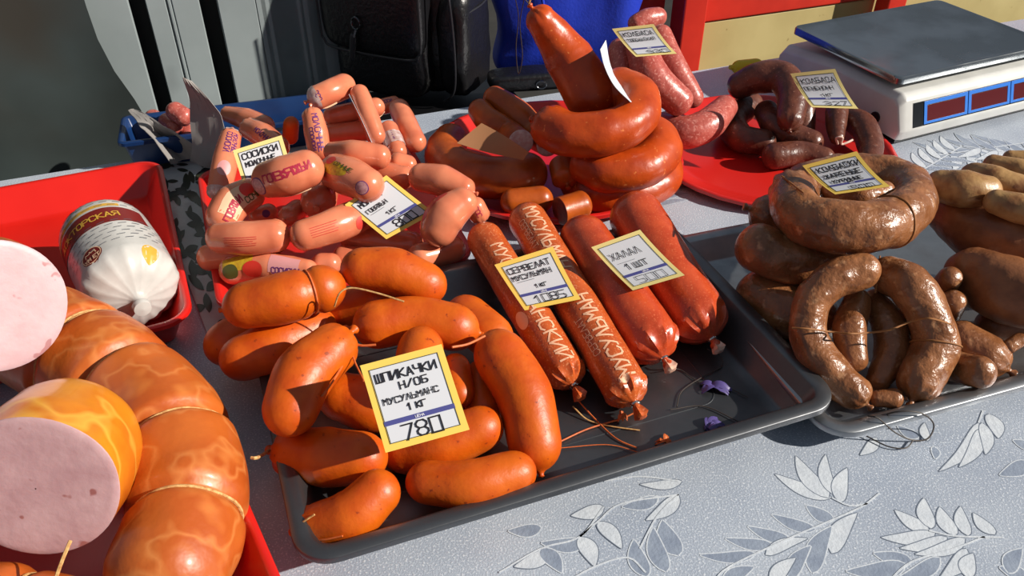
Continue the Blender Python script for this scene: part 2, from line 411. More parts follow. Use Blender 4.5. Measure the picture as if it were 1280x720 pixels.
# ---------------------------------------------------------------- the setting
def W(ex, ey, z=0): return EX*ex + EY*ey + Vector((0, 0, z))
RZ = Matrix.Rotation(YAW, 3, 'Z')
mb = MB(); mb.box((0, 1.6, -.765), (7, 7, .03)); tag(mb.build('floor', M['ground'], smooth=False), 'dark ground behind and under the stall', 'floor', kind='structure')
# ribbed grey metal wall behind the stall: flat panels with dark channels between, parallel to the table
def onplane(ey): return lambda u, v: CAM + ray(u, v)*((ey - EY.dot(CAM))/ray(u, v).dot(EY))
WEY = 1.55
def wx(u, v): return onplane(WEY)(u, v).dot(EX)
edges = [(wx(u, 60), wx(u2, 60)) for u, u2 in ((176, 196), (262, 283), (407, 425))]
xs = [-2.2] + [e for p in edges for e in p] + [.10]
mb = MB()
def panel_profile(a, b):
    w_ = b-a; return [(a, .012), (a+.002, 0), (a+w_*.36, 0), (a+w_*.39, .006), (a+w_*.42, 0), (a+w_*.46, 0), (a+w_*.48, .003), (a+w_*.5, 0), (b-.002, 0), (b, .012)]
for i in range(0, len(xs)-1, 2):
    a, b = xs[i], xs[i+1]
    mb.grid([[W(x, WEY+y, z) for x, y in panel_profile(a, b)] for z in (-.75, -.2, .3, 1.3)], 0)
for a, b in edges:
    mb.grid([[W(a-.003, WEY+.012, z), W(a-.003, WEY+.045, z), W(b+.003, WEY+.045, z), W(b+.003, WEY+.012, z)] for z in (-.75, 1.3)], 1)
o = mb.build('wall_back', [M['wall'], M['groove']], smooth=False); tag(o, 'grey ribbed metal wall with dark grooves behind the stall', 'wall', kind='structure')
# added dark sheet before the wall, cut and coloured as its shaded left part
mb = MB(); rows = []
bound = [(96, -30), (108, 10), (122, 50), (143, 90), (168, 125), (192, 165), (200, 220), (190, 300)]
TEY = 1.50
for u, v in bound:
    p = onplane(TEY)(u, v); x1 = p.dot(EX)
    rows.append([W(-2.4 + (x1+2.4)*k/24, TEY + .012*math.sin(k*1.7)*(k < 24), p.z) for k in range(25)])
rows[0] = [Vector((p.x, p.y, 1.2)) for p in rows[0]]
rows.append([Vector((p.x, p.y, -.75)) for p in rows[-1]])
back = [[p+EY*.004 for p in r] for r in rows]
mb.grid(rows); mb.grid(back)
tag(mb.build('tarpaulin', M['wall_shade']), 'dark grey tarpaulin hanging beside the ribbed grey wall', 'tarpaulin')  # added sheet standing in for the wall's shaded left part, no real tarpaulin
# red frame and yellow board behind the stall
def slab(ey, x0, x1, z0, z1, th, m, name, label=None, cat=None, parent=None, bev=.003):
    mb = MB(); mb.box(W((x0+x1)/2, ey+th/2, (z0+z1)/2), (x1-x0, th, z1-z0), RZ)
    o = mb.build(name, M[m], parent, smooth=False, bevel=bev)
    if label: tag(o, label, cat)
    return o
f = onplane(1.43)
xa, xb = f(851, 50).dot(EX), f(879, 50).dot(EX)
t = empty('red_post', W((xa+xb)/2, 1.455, -.75)); tag(t, 'red painted upright post beside the yellow board', 'post')
slab(1.43, xa, xb, -.73, .24, .05, 'redpaint', 'post_shaft', parent=t)
slab(1.41, xa-.02, xb+.02, -.75, -.732, .072, 'redpaint', 'base_plate', parent=t)
f = onplane(1.50)
slab(1.50, f(765, 30).dot(EX), xa-.003, -.75, .20, .02, 'redpaint', 'red_hoarding', 'dark red hoarding in shade behind the pink raw sausages', 'hoarding')
f = onplane(1.49); zt = f(960, 17).z; x0, x1 = xb+.003, f(1400, -40).dot(EX)
slab(1.49, x0, x1, -.75, zt, .02, 'yellowboard', 'yellow_board', 'pale yellow painted board between red uprights', 'board')
slab(1.485, x0, x1, zt+.002, zt+.10, .035, 'redpaint', 'red_rail', 'red rail along the top of the yellow board', 'rail')
f = onplane(1.43); c_ = f(1122, 5)
slab(1.43, c_.dot(EX)-.025, c_.dot(EX)+.025, -.75, c_.z+.12, .04, 'redpaint', 'red_upright', 'red upright rising behind the far corner of the scale', 'post')
# the stall table
t = empty('stall_table', W(.3, .75, -.75)); tag(t, 'long stall table under the silver cloth', 'table')
TX0, TX1, TY0, TY1 = -.95, 1.75, .22, 1.305
mb = MB(); mb.box(W((TX0+TX1)/2, (TY0+TY1)/2, -.0165), (TX1-TX0-.01, TY1-TY0-.01, .027), RZ); mb.build('tabletop', M['wood'], t, smooth=False, bevel=.002)
for ex in (TX0+.08, TX1-.08):
    for ey in (TY0+.08, TY1-.08):
        mb = MB(); mb.box(W(ex, ey, -.39), (.05, .05, .72), RZ); mb.build('leg', M['wood'], t, smooth=False, bevel=.002)
# second low bench behind carrying the bags
t = empty('back_bench', W(.3, 1.42, -.75)); tag(t, 'dark low bench under the black backpack and blue bag', 'bench')
mb = MB(); mb.box(W(.255, 1.415, -.055), (.56, .20, .03), RZ); mb.build('benchtop', M['blackplastic'], t, smooth=False, bevel=.002)
for ex in (.02, .49):
    mb = MB(); mb.box(W(ex, 1.415, -.41), (.05, .16, .68), RZ); mb.build('leg', M['blackplastic'], t, smooth=False, bevel=.002)

# ---------------------------------------------------------------- tablecloth with woven leaves
mb = MB()
def clothz(p): return 0
rows = []
for j in range(41):
    ey = TY0+(TY1-TY0)*j/40
    rows.append([W(TX0+(TX1-TX0)*i/80, ey, -.0015) for i in range(81)])
top = [r[:] for r in rows]
skirt = [[p + Vector((0, 0, -.25)) - EY*(.004+.01*math.sin(i*.9)) for i, p in enumerate(rows[0])], [p - EY*.004 + Vector((0, 0, -.004)) for p in rows[0]]]
mb.grid(skirt + rows, 0)
skr = [[r[-1] + EX*.004 for r in rows], [r[-1] + EX*(.006+.008*math.sin(i)) + Vector((0, 0, -.25)) for i, r in enumerate(rows)]]
mb.grid([[r[-1] for r in rows]] + skr, 0)
def leafpoly(p0, p1, wd, bend=.12):
    d = p1-p0; l = d.length; d = d/l; nn = Vector((-d.y, d.x, 0)); out = []
    up = []; dn = []
    for k in range(13):
        t_ = k/12; c = p0 + d*l*t_ + nn*(bend*l*math.sin(PI*t_)*.6); hw = wd*.5*(math.sin(PI*t_**.8)**.8)*(1-.25*t_)
        up.append(c+nn*hw); dn.append(c-nn*hw)
    return up, dn
LZ = [0]
def leaf(p0, p1, wd, fill, line, lw=.0009, bend=.12, z=-.0013):
    LZ[0] += 1; z += LZ[0]*.000005
    up, dn = leafpoly(p0, p1, wd, bend)
    Z = Vector((0, 0, z)); Z2 = Vector((0, 0, z+.000003))
    mb.grid([[p+Z for p in up], [p+Z for p in dn]], fill)
    for side, sg in ((up, 1), (dn, -1)):
        o2 = []
        for k, p in enumerate(side):
            dd = (side[min(k+1, 12)]-side[max(k-1, 0)]); dd = dd.normalized() if dd.length > 1e-7 else (p1-p0).normalized(); o2.append(p+Vector((-dd.y, dd.x, 0))*lw*sg)
        mb.grid([[p+Z2 for p in side], [p+Z2 for p in o2]], line)
def stem_line(pts, lw, line):
    pts = catmull(pts, .006); a = []; b = []
    for k, p in enumerate(pts):
        dd = (pts[min(k+1, len(pts)-1)]-pts[max(k-1, 0)]).normalized(); nn = Vector((-dd.y, dd.x, 0))
        a.append(p+nn*lw+Vector((0, 0, -.0008))); b.append(p-nn*lw+Vector((0, 0, -.0008)))
    mb.grid([a, b], line)
def zc(x, y): return at(800+x/2.667, 520+y/2.667, 0)
WHT, GRY, DRK = 1, 2, 3
LV = [ # tip, base, width m, style
 ((450,190),(640,270),.018,'w'), ((520,130),(630,270),.02,'w'), ((620,125),(640,255),.014,'w'), ((692,170),(668,285),.016,'w'),
 ((555,295),(645,345),.016,'g'), ((440,325),(585,375),.014,'g'), ((360,365),(500,408),.014,'g'), ((285,405),(440,425),.013,'g'), ((200,460),(385,455),.012,'g'),
 ((725,320),(640,455),.018,'w'), ((640,365),(575,520),.018,'g'), ((560,405),(420,460),.012,'w'), ((570,430),(500,540),.014,'g'), ((520,470),(440,560),.014,'w'), ((380,500),(280,560),.014,'g'),
 ((850,310),(965,380),.017,'w'), ((948,270),(972,372),.016,'w'), ((1000,300),(1052,396),.017,'w'), ((1070,298),(1095,396),.014,'w'), ((1112,320),(1185,392),.015,'w'),
 ((805,402),(985,388),.016,'w'), ((868,438),(1025,402),.014,'w'), ((918,458),(1085,405),.014,'w'),
 ((780,455),(905,478),.017,'g'), ((688,515),(885,490),.018,'g'), ((860,540),(1000,470),.014,'g'), ((1000,540),(1090,440),.014,'w'), ((1112,455),(1092,535),.015,'w'),
 ((998,182),(1130,20),.014,'w'), ((1065,168),(1135,40),.014,'w'), ((1153,126),(1142,20),.014,'w'), ((1196,72),(1165,-10),.018,'w'),
 ((75,345),(128,462),.022,'g'), ((45,370),(88,516),.018,'g'), ((-20,410),(22,532),.018,'g'), ((20,345),(130,262),.016,'w'), ((0,225),(140,215),.012,'w'), ((-60,300),(60,270),.014,'g'),
 ((1200,195),(1290,148),.016,'g'), ((1245,78),(1310,100),.014,'g'), ((1200,502),(1290,525),.016,'g'), ((1275,440),(1230,520),.014,'g'), ((985,140),(982,100),.008,'g'),
 ((735,128),(790,70),.012,'w'), ((860,30),(930,70),.014,'g'), ((950,20),(960,80),.010,'w'),
 ((-230,330),(-120,300),.016,'w'), ((-330,420),(-180,420),.016,'g'), ((-150,500),(-200,400),.018,'w'), ((-420,500),(-300,450),.016,'w'), ((-260,520),(-330,440),.016,'g'), ((-60,440),(-140,350),.016,'w'), ((-440,380),(-330,370),.014,'g')]
for tip, base, wd, st in LV:
    p0, p1 = zc(*base), zc(*tip)
    if st == 'w': leaf(p0, p1, wd, WHT, DRK, .0009)
    else: leaf(p0, p1, wd, GRY, WHT, .0011)
for pl in (((640,270),(700,297),(760,290)), ((800,255),(740,300),(640,345),(500,405),(300,500),(240,560)), ((965,380),(1052,398),(1215,403)), ((1150,400),(1050,440),(905,485),(820,560)), ((1130,20),(1145,-20)), ((-120,300),(-200,400),(-330,440),(-470,520)), ((130,260),(-60,290),(-140,350),(-200,400)), ((130,215),(0,200),(-120,215)), ((20,520),(-40,470),(-150,500),(-260,560)), ((0,440),(60,330),(130,260))):
    stem_line([zc(*p) for p in pl], .0009, WHT)
# the woven branch in front of the scale and generic repeats over the rest of the cloth
def branch(p, ang, s=1, n=5):
    d = Vector((math.cos(ang), math.sin(ang), 0)); q = Vector((-d.y, d.x, 0))
    stem_line([p, p+d*.06*s, p+d*.15*s], .0012, WHT)
    for k in range(n):
        b0 = p+d*(.02+.025*k)*s
        leaf(b0, b0+d*.035*s+q*.045*s, .016*s, WHT, DRK); leaf(b0, b0+d*.035*s-q*.045*s, .016*s, GRY, WHT)
branch(at(1280, 178), math.radians(195), 1.1); branch(at(1150, 214), math.radians(40), .9); branch(at(822, 262), math.radians(70), .8); branch(at(852, 288), math.radians(200), .8); branch(at(1330, 200), math.radians(160), 1)
branch(W(1.35, .45), 2.2); branch(W(1.2, .8), .4); branch(W(1.5, 1.1), 3.6)
mb.keep = True
o = mb.build('tablecloth', [M['cloth'], M['leafw'], M['leafg'], M['leafd']], smooth=False); tag(o, 'silver brocade tablecloth woven with leaf branches', 'tablecloth')
# ---------------------------------------------------------------- trays
def rloop(hx, hy, r, z, n=8):
    r = max(r, .002); out = []
    for cx, cy, a0 in ((hx-r, hy-r, 0), (-hx+r, hy-r, PI/2), (-hx+r, -hy+r, PI), (hx-r, -hy+r, 3*PI/2)):
        for k in range(n+1):
            a = a0+PI/2*k/n; out.append(Vector((cx+r*math.cos(a), cy+r*math.sin(a), z)))
    return out
def tray(name, label, c, sx, sy, ang, r, prof, m, z0=.0015, cat='tray'):
    """prof: (inset, z) from the middle of the underside round the rim to the middle of the floor"""
    mb = MB(); R_ = Matrix.Rotation(ang, 3, 'Z'); c = Vector((c[0], c[1], z0))
    loops = [[c + R_ @ p for p in rloop(sx/2-i, sy/2-i, r-i if r-i > .004 else .004, z)] for i, z in prof]
    b = mb.grid(loops, 0, True); n = len(loops[0])
    mb.f.append([b+k for k in range(n)]); mb.m.append(0)
    mb.f.append([b+(len(loops)-1)*n+k for k in range(n)][::-1]); mb.m.append(0)
    o = mb.build(name, m, angle=50); tag(o, label, cat); return o
def steel_prof(h): return [(.036, 0), (.033, .0006), (.0145, h-.003), (.0015, h-.0025), (.0012, h-.007), (0, h-.007), (0, h-.001), (.001, h), (.0135, h), (.0165, h-.002), (.034, .0042), (.038, .0022), (.05, .0018)]
def plast_prof(h, wall=.012): return [(wall+.012, 0), (wall+.006, .001), (.006, h-.003), (.002, h-.002), (.001, h-.006), (0, h-.006), (0, h-.001), (.0012, h), (.0065, h), (.009, h-.002), (wall+.009, .006), (wall+.014, .0035), (wall+.024, .003)]
# steel tray with smoked sausages and salami chubs
fl = at(372, 712, .045); fr = at(1058, 503, .045)
ex1 = (fr-fl); ex1.z = 0; w1 = ex1.length; ex1.normalize(); ey1 = Vector((-ex1.y, ex1.x, 0)); a1 = math.atan2(ex1.y, ex1.x); D1 = .362
c1 = (fl+fr)/2 + ey1*D1/2
tray('steel_tray', 'dark worn steel tray of orange sausages and salami chubs', c1, w1, D1, a1, .034, steel_prof(.043), M['steel'], .0022)
mb = MB(); mb.tube([Vector((c1.x, c1.y, 0)) + Matrix.Rotation(a1, 3, 'Z') @ p + Vector((0, 0, .0038)) for p in rloop(w1/2-.085, D1/2-.08, .02, .0)], .0009, 6, 0, True); mb.build('pressed_ridge', M['steel'], bpy.data.objects['steel_tray'])
def T1(x, y, z=0): return fl*1.0 + ex1*x + ey1*y + Vector((0, 0, z-fl.z))
# second steel tray tucked under its rim
p3 = at(1040, 549, .028); ang3 = math.radians(18.5); e3 = Vector((math.cos(ang3), math.sin(ang3), 0)); n3 = Vector((-e3.y, e3.x, 0))
W3, D3 = .60, .365
c3 = p3 + e3*(W3/2) + n3*(D3/2)
c3.z = 0
tray('steel_tray', 'steel tray under the fried brown sausage rings', c3, W3, D3, ang3, .034, steel_prof(.027), M['steel2'], .0006)
# red plastic trays on the near side
ra = math.radians(23.5); fx = Vector((math.cos(ra), math.sin(ra), 0)); fy = Vector((-fx.y, fx.x, 0))
pA = at(243, 398, .045); LA = .405; WA = .52
cA = pA - fx*WA/2 + fy*LA/2; cA.z = 0
tray('red_tray', 'red plastic tray holding the white printed salami chub', cA, WA, LA, ra, .035, plast_prof(.044, .02), M['red_plastic'])
LB = .43; cB = pA - fy*.012 - fx*(WA/2) - fy*LB/2 + fx*.005; cB.z = 0
rb = math.radians(31); 
fxb = Vector((math.cos(rb), math.sin(rb), 0)); fyb = Vector((-fxb.y, fxb.x, 0))
pB = at(307, 590, .045) ; cB = pB - fxb*.008 - fxb*WA/2 - fyb*(LB/2-.13); cB.z = 0
tray('red_tray', 'red plastic tray under the big smoked ham ring', cB, WA, LB, rb, .035, plast_prof(.044, .02), M['red_plastic'])
# red plastic tray under the frankfurters
cG = W(.103, .985); tray('red_tray', 'red plastic tray under the heap of pink frankfurters', cG, .31, .345, YAW, .03, plast_prof(.036, .016), M['rose_plastic'])
# red platters of the smoked rings and the liver sausage
cP = Vector((.062, 1.132, 0))
tray('red_platter', 'red plastic platter under the smoked red sausage rings', cP, .386, .37, math.radians(14), .18, plast_prof(.026, .02), M['rose_plastic'], .006)
cQ = Vector((.405, 1.19, 0))
tray('red_platter', 'red plastic platter under the dark liver sausage', cQ, .385, .38, math.radians(22), .19, plast_prof(.014, .02), M['rose_plastic'])
# blue crate behind the frankfurters
ck = (at(160, 160, .05)+at(420, 128, .05))/2; ck.z = 0
mid = W(.0, 1.31)
k0, k1 = at(152, 146, .05), at(440, 112, .05); kd = (k1-k0); kd.z = 0; kw = kd.length; ka = math.atan2(kd.y, kd.x); kd.normalize(); kn = Vector((-kd.y, kd.x, 0))
ck = (k0+k1)/2 - kn*.05; ck.z = 0
tray('blue_crate', 'shallow blue plastic crate behind the frankfurters', ck, kw, .10, ka, .012, plast_prof(.05, .008), M['bluecrate'], cat='crate')
# printed film under the frankfurter tray
mb = MB()
q = [at(176, 196, .001), at(420, 150, .001), at(470, 360, .001), at(262, 425, .001)]
def bil(s, t, z=0): return (q[0]*(1-s)+q[1]*s)*(1-t)+(q[3]*(1-s)+q[2]*s)*t + Vector((0, 0, z + .0012+.0012*math.sin(s*19+t*5)*math.sin(t*13+s*4)))
mb.grid([[bil(i/40, j/40) for i in range(41)] for j in range(41)], 0)
rnd = random.Random(5)
for k in range(120):
    s0, t0 = rnd.uniform(.02, .34), rnd.uniform(.01, .97); a = rnd.uniform(0, 6.3); l = rnd.uniform(.06, .12); wd_ = l*rnd.uniform(.3, .5)
    rows = []
    for i in range(9):
        x = i/8; hw = wd_*math.sin(PI*x)**.8*.5
        sA, tA = s0+math.cos(a)*l*x*.8, t0+math.sin(a)*l*x
        rows.append([bil(min(max(sA-math.sin(a)*hw*sg, 0), 1), min(max(tA+math.cos(a)*hw*sg, 0), 1), .0006) for sg in (-1, 1)])
    mb.grid(rows, 1)
mb.keep = True
tag(mb.build('printed_film', [M['cloth2'], M['leafk']]), 'white film printed with black leaves beside the red tray', 'film')
# ---------------------------------------------------------------- scale
ys = math.radians(24.5); sx_ = Vector((math.cos(ys), math.sin(ys), 0)); sy_ = Vector((-sx_.y, sx_.x, 0))
p0 = at(1119, 178, .012); p0.z = 0
def S(x, y, z): return p0 + sx_*x + sy_*y + Vector((0, 0, z))
RS = Matrix.Rotation(ys, 3, 'Z')
sc_ = empty('shop_scale', p0 + sx_*.17 + sy_*.14); tag(sc_, 'white electronic shop scale with steel plate and blue framed displays', 'scale')
SWD, SDP = .36, .30
mb = MB()
prof = [(0.0, .014), (-.004, .03), (.012, .076), (.022, .084), (SDP*.55, .084), (SDP-.01, .07), (SDP, .05), (SDP, .014)]
rows = []
for x, sh in ((0, .0), (.012, .0), (SWD-.012, 0), (SWD, 0)):
    ins = .010 if x in (0, SWD) else 0
    rows.append([S(x, y + (ins*.3 if y < .1 else -ins*.3), z - (ins if z > .05 else 0)) for y, z in prof])
b0 = mb.grid(rows, 0)
np_ = len(prof)
mb.f.append([b0+k for k in range(np_)]); mb.m.append(0); mb.f.append([b0+3*np_+k for k in range(np_)][::-1]); mb.m.append(0)
mb.f.append([b0+k*np_ for k in range(4)]); mb.m.append(0)
for r in (rows,):
    mb.grid([[rr[0] for rr in r], [rr[-1] for rr in r]], 0)
mb.build('body', M['scalewhite'], sc_, bevel=.003, segs=3, angle=35)
mb = MB(); mb.box(S(SWD/2, SDP/2+.005, .093), (SWD-.06, SDP-.09, .018), RS); mb.build('plate_support', M['scalegrey'], sc_, smooth=False, bevel=.004)
mb = MB(); pw, pd, pz = SWD-.012, .252, .108
c_ = p0 + sx_*(SWD/2-.004) + sy_*(.028+pd/2)
lp = [[c_ + RS @ (p+Vector((0, 0, 0))) for p in rloop(pw/2-i, pd/2-i, .012, z)] for i, z in ((.008, pz-.012), (.0, pz-.012), (0, pz-.003), (.0015, pz), (.006, pz), (.009, pz-.0012))]
b0 = mb.grid(lp, 0, True); n_ = len(lp[0])
mb.f.append([b0+k for k in range(n_)][::-1]); mb.m.append(0); mb.f.append([b0+5*n_+k for k in range(n_)]); mb.m.append(0)
mb.build('weighing_plate', M['scalesteel'], sc_, angle=30)
# display panel set in the sloping front
def FP(x, h, off=.0005):   # x along the front, h 0..1 up the sloping face
    a, b = S(x, -.004, .03), S(x, .012, .076); nn = (sx_.cross(b-a)).normalized(); 
    return a + (b-a)*h + nn*(off)
mb = MB()
def plate(mb, x0, x1, h0, h1, o0, o1, mi=0):
    vs = [FP(x, h, o) for o in (o0, o1) for x, h in ((x0, h0), (x1, h0), (x1, h1), (x0, h1))]
    mb.add(vs, [(0, 1, 2, 3), (4, 7, 6, 5), (0, 4, 5, 1), (1, 5, 6, 2), (2, 6, 7, 3), (3, 7, 4, 0)], mi)
plate(mb, .026, .345, .06, .86, -.002, .0008); dp = mb.build('display_panel', M['display_black'], sc_, smooth=False)
for k in range(3):
    x0 = .048 + k*.096
    mb = MB(); bw = .006
    plate(mb, x0, x0+.094, .72, .84, .0009, .0018); plate(mb, x0, x0+.094, .1, .18, .0009, .0018)
    plate(mb, x0, x0+bw, .18, .72, .0009, .0018); plate(mb, x0+.094-bw, x0+.094, .18, .72, .0009, .0018)
    fr_ = mb.build('display_frame', M['display_blue'], sc_, smooth=False)
    mb = MB(); plate(mb, x0+bw, x0+.094-bw, .18, .70, .0009, .0014); mb.build('display_window', M['display_red'], fr_, smooth=False)
for x, y in ((.03, .03), (SWD-.03, .03), (.03, SDP-.03), (SWD-.03, SDP-.03)):
    mb = MB(); c = S(x, y, 0); mb.tube([c+Vector((0, 0, .0005)), c+Vector((0, 0, .016))], .012, 16); mb.build('foot', M['blackplastic'], sc_)
mb = MB(); mb.tube([S(-.003, .05, .034), S(.004, .05, .034)], .009, 16); mb.build('side_knob', M['blackplastic'], sc_)
mb = MB(); mb.box(S(SWD/2, SDP/2, .010), (SWD-.02, SDP-.02, .012), RS); mb.build('underside', M['blackplastic'], sc_, smooth=False)

# ---------------------------------------------------------------- black backpack
def sbox(mb, c, hx, hy, hz, rot, e=4.0, nu=40, nv=28, mi=0, warp=None):
    """superellipsoid cushion"""
    def sp(v, p): return math.copysign(abs(v)**p, v)
    rows = []
    for j in range(nv+1):
        ph = -PI/2 + PI*j/nv; row = []
        for i in range(nu):
            th = 2*PI*i/nu
            p = Vector((hx*sp(math.cos(ph), 2/e)*sp(math.cos(th), 2/e), hy*sp(math.cos(ph), 2/e)*sp(math.sin(th), 2/e), hz*sp(math.sin(ph), 2/e)))
            if warp: p = warp(p)
            row.append(Vector(c) + rot @ p)
        rows.append(row)
    mb.grid(rows, mi, True)
BZ = -.03
bb = at(505, 126, BZ); byaw = math.radians(-24); RB = Matrix.Rotation(byaw, 3, 'Z')
bp = empty('backpack', (bb.x, bb.y+.09, BZ)); tag(bp, 'black leather backpack with front flap behind the frankfurters', 'backpack')
bc = Vector((bb.x, bb.y+.09, BZ))
def B(x, y, z): return bc + RB @ Vector((x, y, z))
def wrinkle(a, f, seed):
    return lambda p: p + Vector((0, 0, 0)) + p.normalized()*(a*noise.noise(p*f+Vector((seed, 0, 0))))
mb = MB(); sbox(mb, B(0, .005, .14), .128, .06, .14, RB, 5, warp=wrinkle(.006, 22, 1)); mb.build('main_body', M['leather'], bp)
mb = MB(); sbox(mb, B(-.008, -.06, .088), .096, .03, .086, RB, 4.5, warp=wrinkle(.004, 26, 2)); mb.build('front_pocket', M['leather'], bp)
mb = MB(); sbox(mb, B(-.014, -.074, .185), .104, .026, .10, RB, 6, warp=wrinkle(.002, 22, 3)); fl_ = mb.build('flap', M['leather'], bp)
lp = [B(-.014+.1035*x, -.098, .185+.0995*z) for x, z in [(-1, 1), (-1, -.6), (-.95, -.85), (-.8, -.97), (0, -1), (.8, -.97), (.95, -.85), (1, -.6), (1, 1)]]
mb = MB(); mb.tube(catmull(lp, .006), .0022, 8); mb.build('flap_piping', M['leather_edge'], fl_)
mb = MB(); sbox(mb, B(.125, .0, .105), .032, .062, .10, RB, 4, warp=wrinkle(.007, 30, 5)); sp_ = mb.build('side_pocket', M['leather'], bp)
for yy in (-.064, -.03):
    mb = MB(); mb.tube(catmull([B(.122, yy-.004, .24), B(.133, yy-.004, .19), B(.139, yy-.004, .1), B(.134, yy-.002, .03), B(.11, yy, .004)], .006), .0022, 8); mb.build('side_seam', M['leather_edge'], sp_)
mb = MB(); mb.tube(catmull([B(.151, -.05, .165), B(.158, -.0, .168), B(.152, .05, .17)], .006), .0018, 8); mb.build('cross_seam', M['leather_edge'], sp_)
mb = MB(); mb.tube([B(-.036+.008*math.cos(a), -.1045, .142+.011*math.sin(a)) for a in [k*PI/8 for k in range(16)]], .002, 8, 0, True); mb.tube([B(-.036, -.106, .131), B(-.04, -.108, .118)], .0025, 8); rg = mb.build('zip_ring', M['chrome'], bp)
mb = MB(); sbox(mb, B(-.046, -.107, .098), .0062, .0022, .026, RB @ Matrix.Rotation(.18, 3, 'Y'), 5, 20, 14); mb.build('zip_pull', M['leather_edge'], bp)
mb = MB(); mb.tube(catmull([B(-.10, .06, .26), B(-.14, .05, .22), B(-.147, .01, .12), B(-.130, -.01, .03)], .01), .012, 8); mb.build('shoulder_strap', M['leather'], bp)
mb = MB(); mb.tube(catmull([B(-.04, .01, .27), B(-.03, .01, .31), B(.03, .01, .31), B(.04, .01, .27)], .01), .008, 8); mb.build('top_handle', M['leather'], bp)
# blue fabric bag
cb = at(692, 96, -.02)
def bw(p):
    q = p.copy(); q.x *= 1 + .12*math.sin(p.z*28) ; q.y += .02*noise.noise(Vector((p.x*14, p.z*10, 0))); q += p.normalized()*.012*noise.noise(p*13); return q
mb = MB(); RBl = Matrix.Rotation(math.radians(6), 3, 'Z'); sbox(mb, (cb.x+.026, cb.y+.075, .125), .150, .055, .17, RBl, 4.2, 56, 44, warp=bw)
bb_ = mb.build('blue_bag', M['bluefab']); tag(bb_, 'bright blue fabric bag between the black backpack and red post', 'bag')
mb = MB(); c = bb_.location + Vector((0, -.068, .02)); mb.tube(catmull([c+Vector((-.08, .006, .26)), c+Vector((-.05, -.008, .16)), c+Vector((-.035, -.006, .05)), c+Vector((-.045, .004, .0))], .01), .003, 8); mb.build('seam', M['bluefab'], bb_)
# flat black pouch under the blue bag
cp_ = at(668, 106, .0)
mb = MB(); sbox(mb, (cp_.x, cp_.y+.0, .014), .085, .028, .016, Matrix.Rotation(math.radians(10), 3, 'Z'), 5, warp=wrinkle(.002, 30, 9))
pch = mb.build('black_pouch', M['leather']); tag(pch, 'flat black pouch with a metal buckle in front of the blue bag', 'pouch')
pc = pch.location
mb = MB(); mb.tube([pc + Vector((.012+.009*math.cos(a), -.031, .016+.007*math.sin(a))) for a in [k*PI/8 for k in range(16)]], .0016, 8, 0, True); mb.build('buckle', M['chrome'], pch)
# grey wrapping paper
def sheet(name, label, rows, m, thick=.0008, cat='paper', nu=14, nv=14, wob=.003, seed=0):
    """a sheet through a grid of control points, with a thickness"""
    cs = [catmull(r, .008) for r in rows]; n = min(len(c) for c in cs)
    cs = [[c[int(k*(len(c)-1)/(nu))] for k in range(nu+1)] for c in cs]
    cols = []
    for k in range(nu+1):
        c = catmull([r[k] for r in cs], .008); cols.append([c[int(i*(len(c)-1)/nv)] for i in range(nv+1)])
    g = [[cols[k][i] + Vector((0, 0, 1))*0 + Vector((noise.noise(cols[k][i]*40+Vector((seed, 0, 0))), noise.noise(cols[k][i]*37), noise.noise(cols[k][i]*43)))*wob for k in range(nu+1)] for i in range(nv+1)]
    mb = MB(); h_ = []
    for i in range(nv+1):
        rr = []
        for k in range(nu+1):
            a = g[min(i+1, nv)][k]-g[max(i-1, 0)][k]; b = g[i][min(k+1, nu)]-g[i][max(k-1, 0)]; nn = a.cross(b)
            rr.append(g[i][k] + (nn.normalized()*thick if nn.length > 0 else Vector((0, 0, thick))))
        h_.append(rr)
    mb.grid(g); mb.grid(h_, flip=True)
    per = lambda G: G[0] + [r[-1] for r in G[1:]] + G[-1][-2::-1] + [r[0] for r in G[-2:0:-1]]
    mb.grid([per(g)+[per(g)[0]], per(h_)+[per(h_)[0]]])
    o = mb.build(name, m); tag(o, label, cat); return o
sheet('wrapping_paper', 'pointed flap of grey wrapping paper standing up beside the frankfurters',
      [[at(229, 96, .155), at(234, 99, .15), at(240, 102, .145)], [at(238, 135, .10), at(255, 137, .10), at(277, 145, .095)], [at(240, 180, .05), at(258, 187, .045), at(278, 190, .05)], [at(238, 200, .02), at(250, 206, .02), at(266, 210, .02)]], M['paper'], seed=3)
sheet('wrapping_paper', 'folded grey wrapping paper strip lying across the blue crate',
      [[at(161, 139, .075), at(168, 136, .078), at(177, 139, .078)], [at(174, 156, .068), at(190, 153, .068), at(204, 157, .066)], [at(192, 176, .055), at(212, 177, .03), at(238, 178, .05)], [at(213, 205, .02), at(232, 200, .012), at(256, 197, .03)]], M['paper'], seed=8)
# yellow item behind the liver sausages
cy = at(932, 84, .018)
mb = MB(); T_ = Tube([cy+Vector((-.012, 0, 0)), cy+Vector((.02, .008, 0))], .013, 'r', 'r', 1.1, n=20); T_.mesh(mb); yb = mb.build('yellow_bulb', M['yellowbit']); tag(yb, 'small rounded yellow piece behind the dark liver sausages', 'container')
mb = MB(); mb.tube([cy+Vector((-.022, -.002, 0)), cy+Vector((-.031, -.005, .002))], [.006, .004], 12); mb.build('tip', M['yellowbit'], yb)

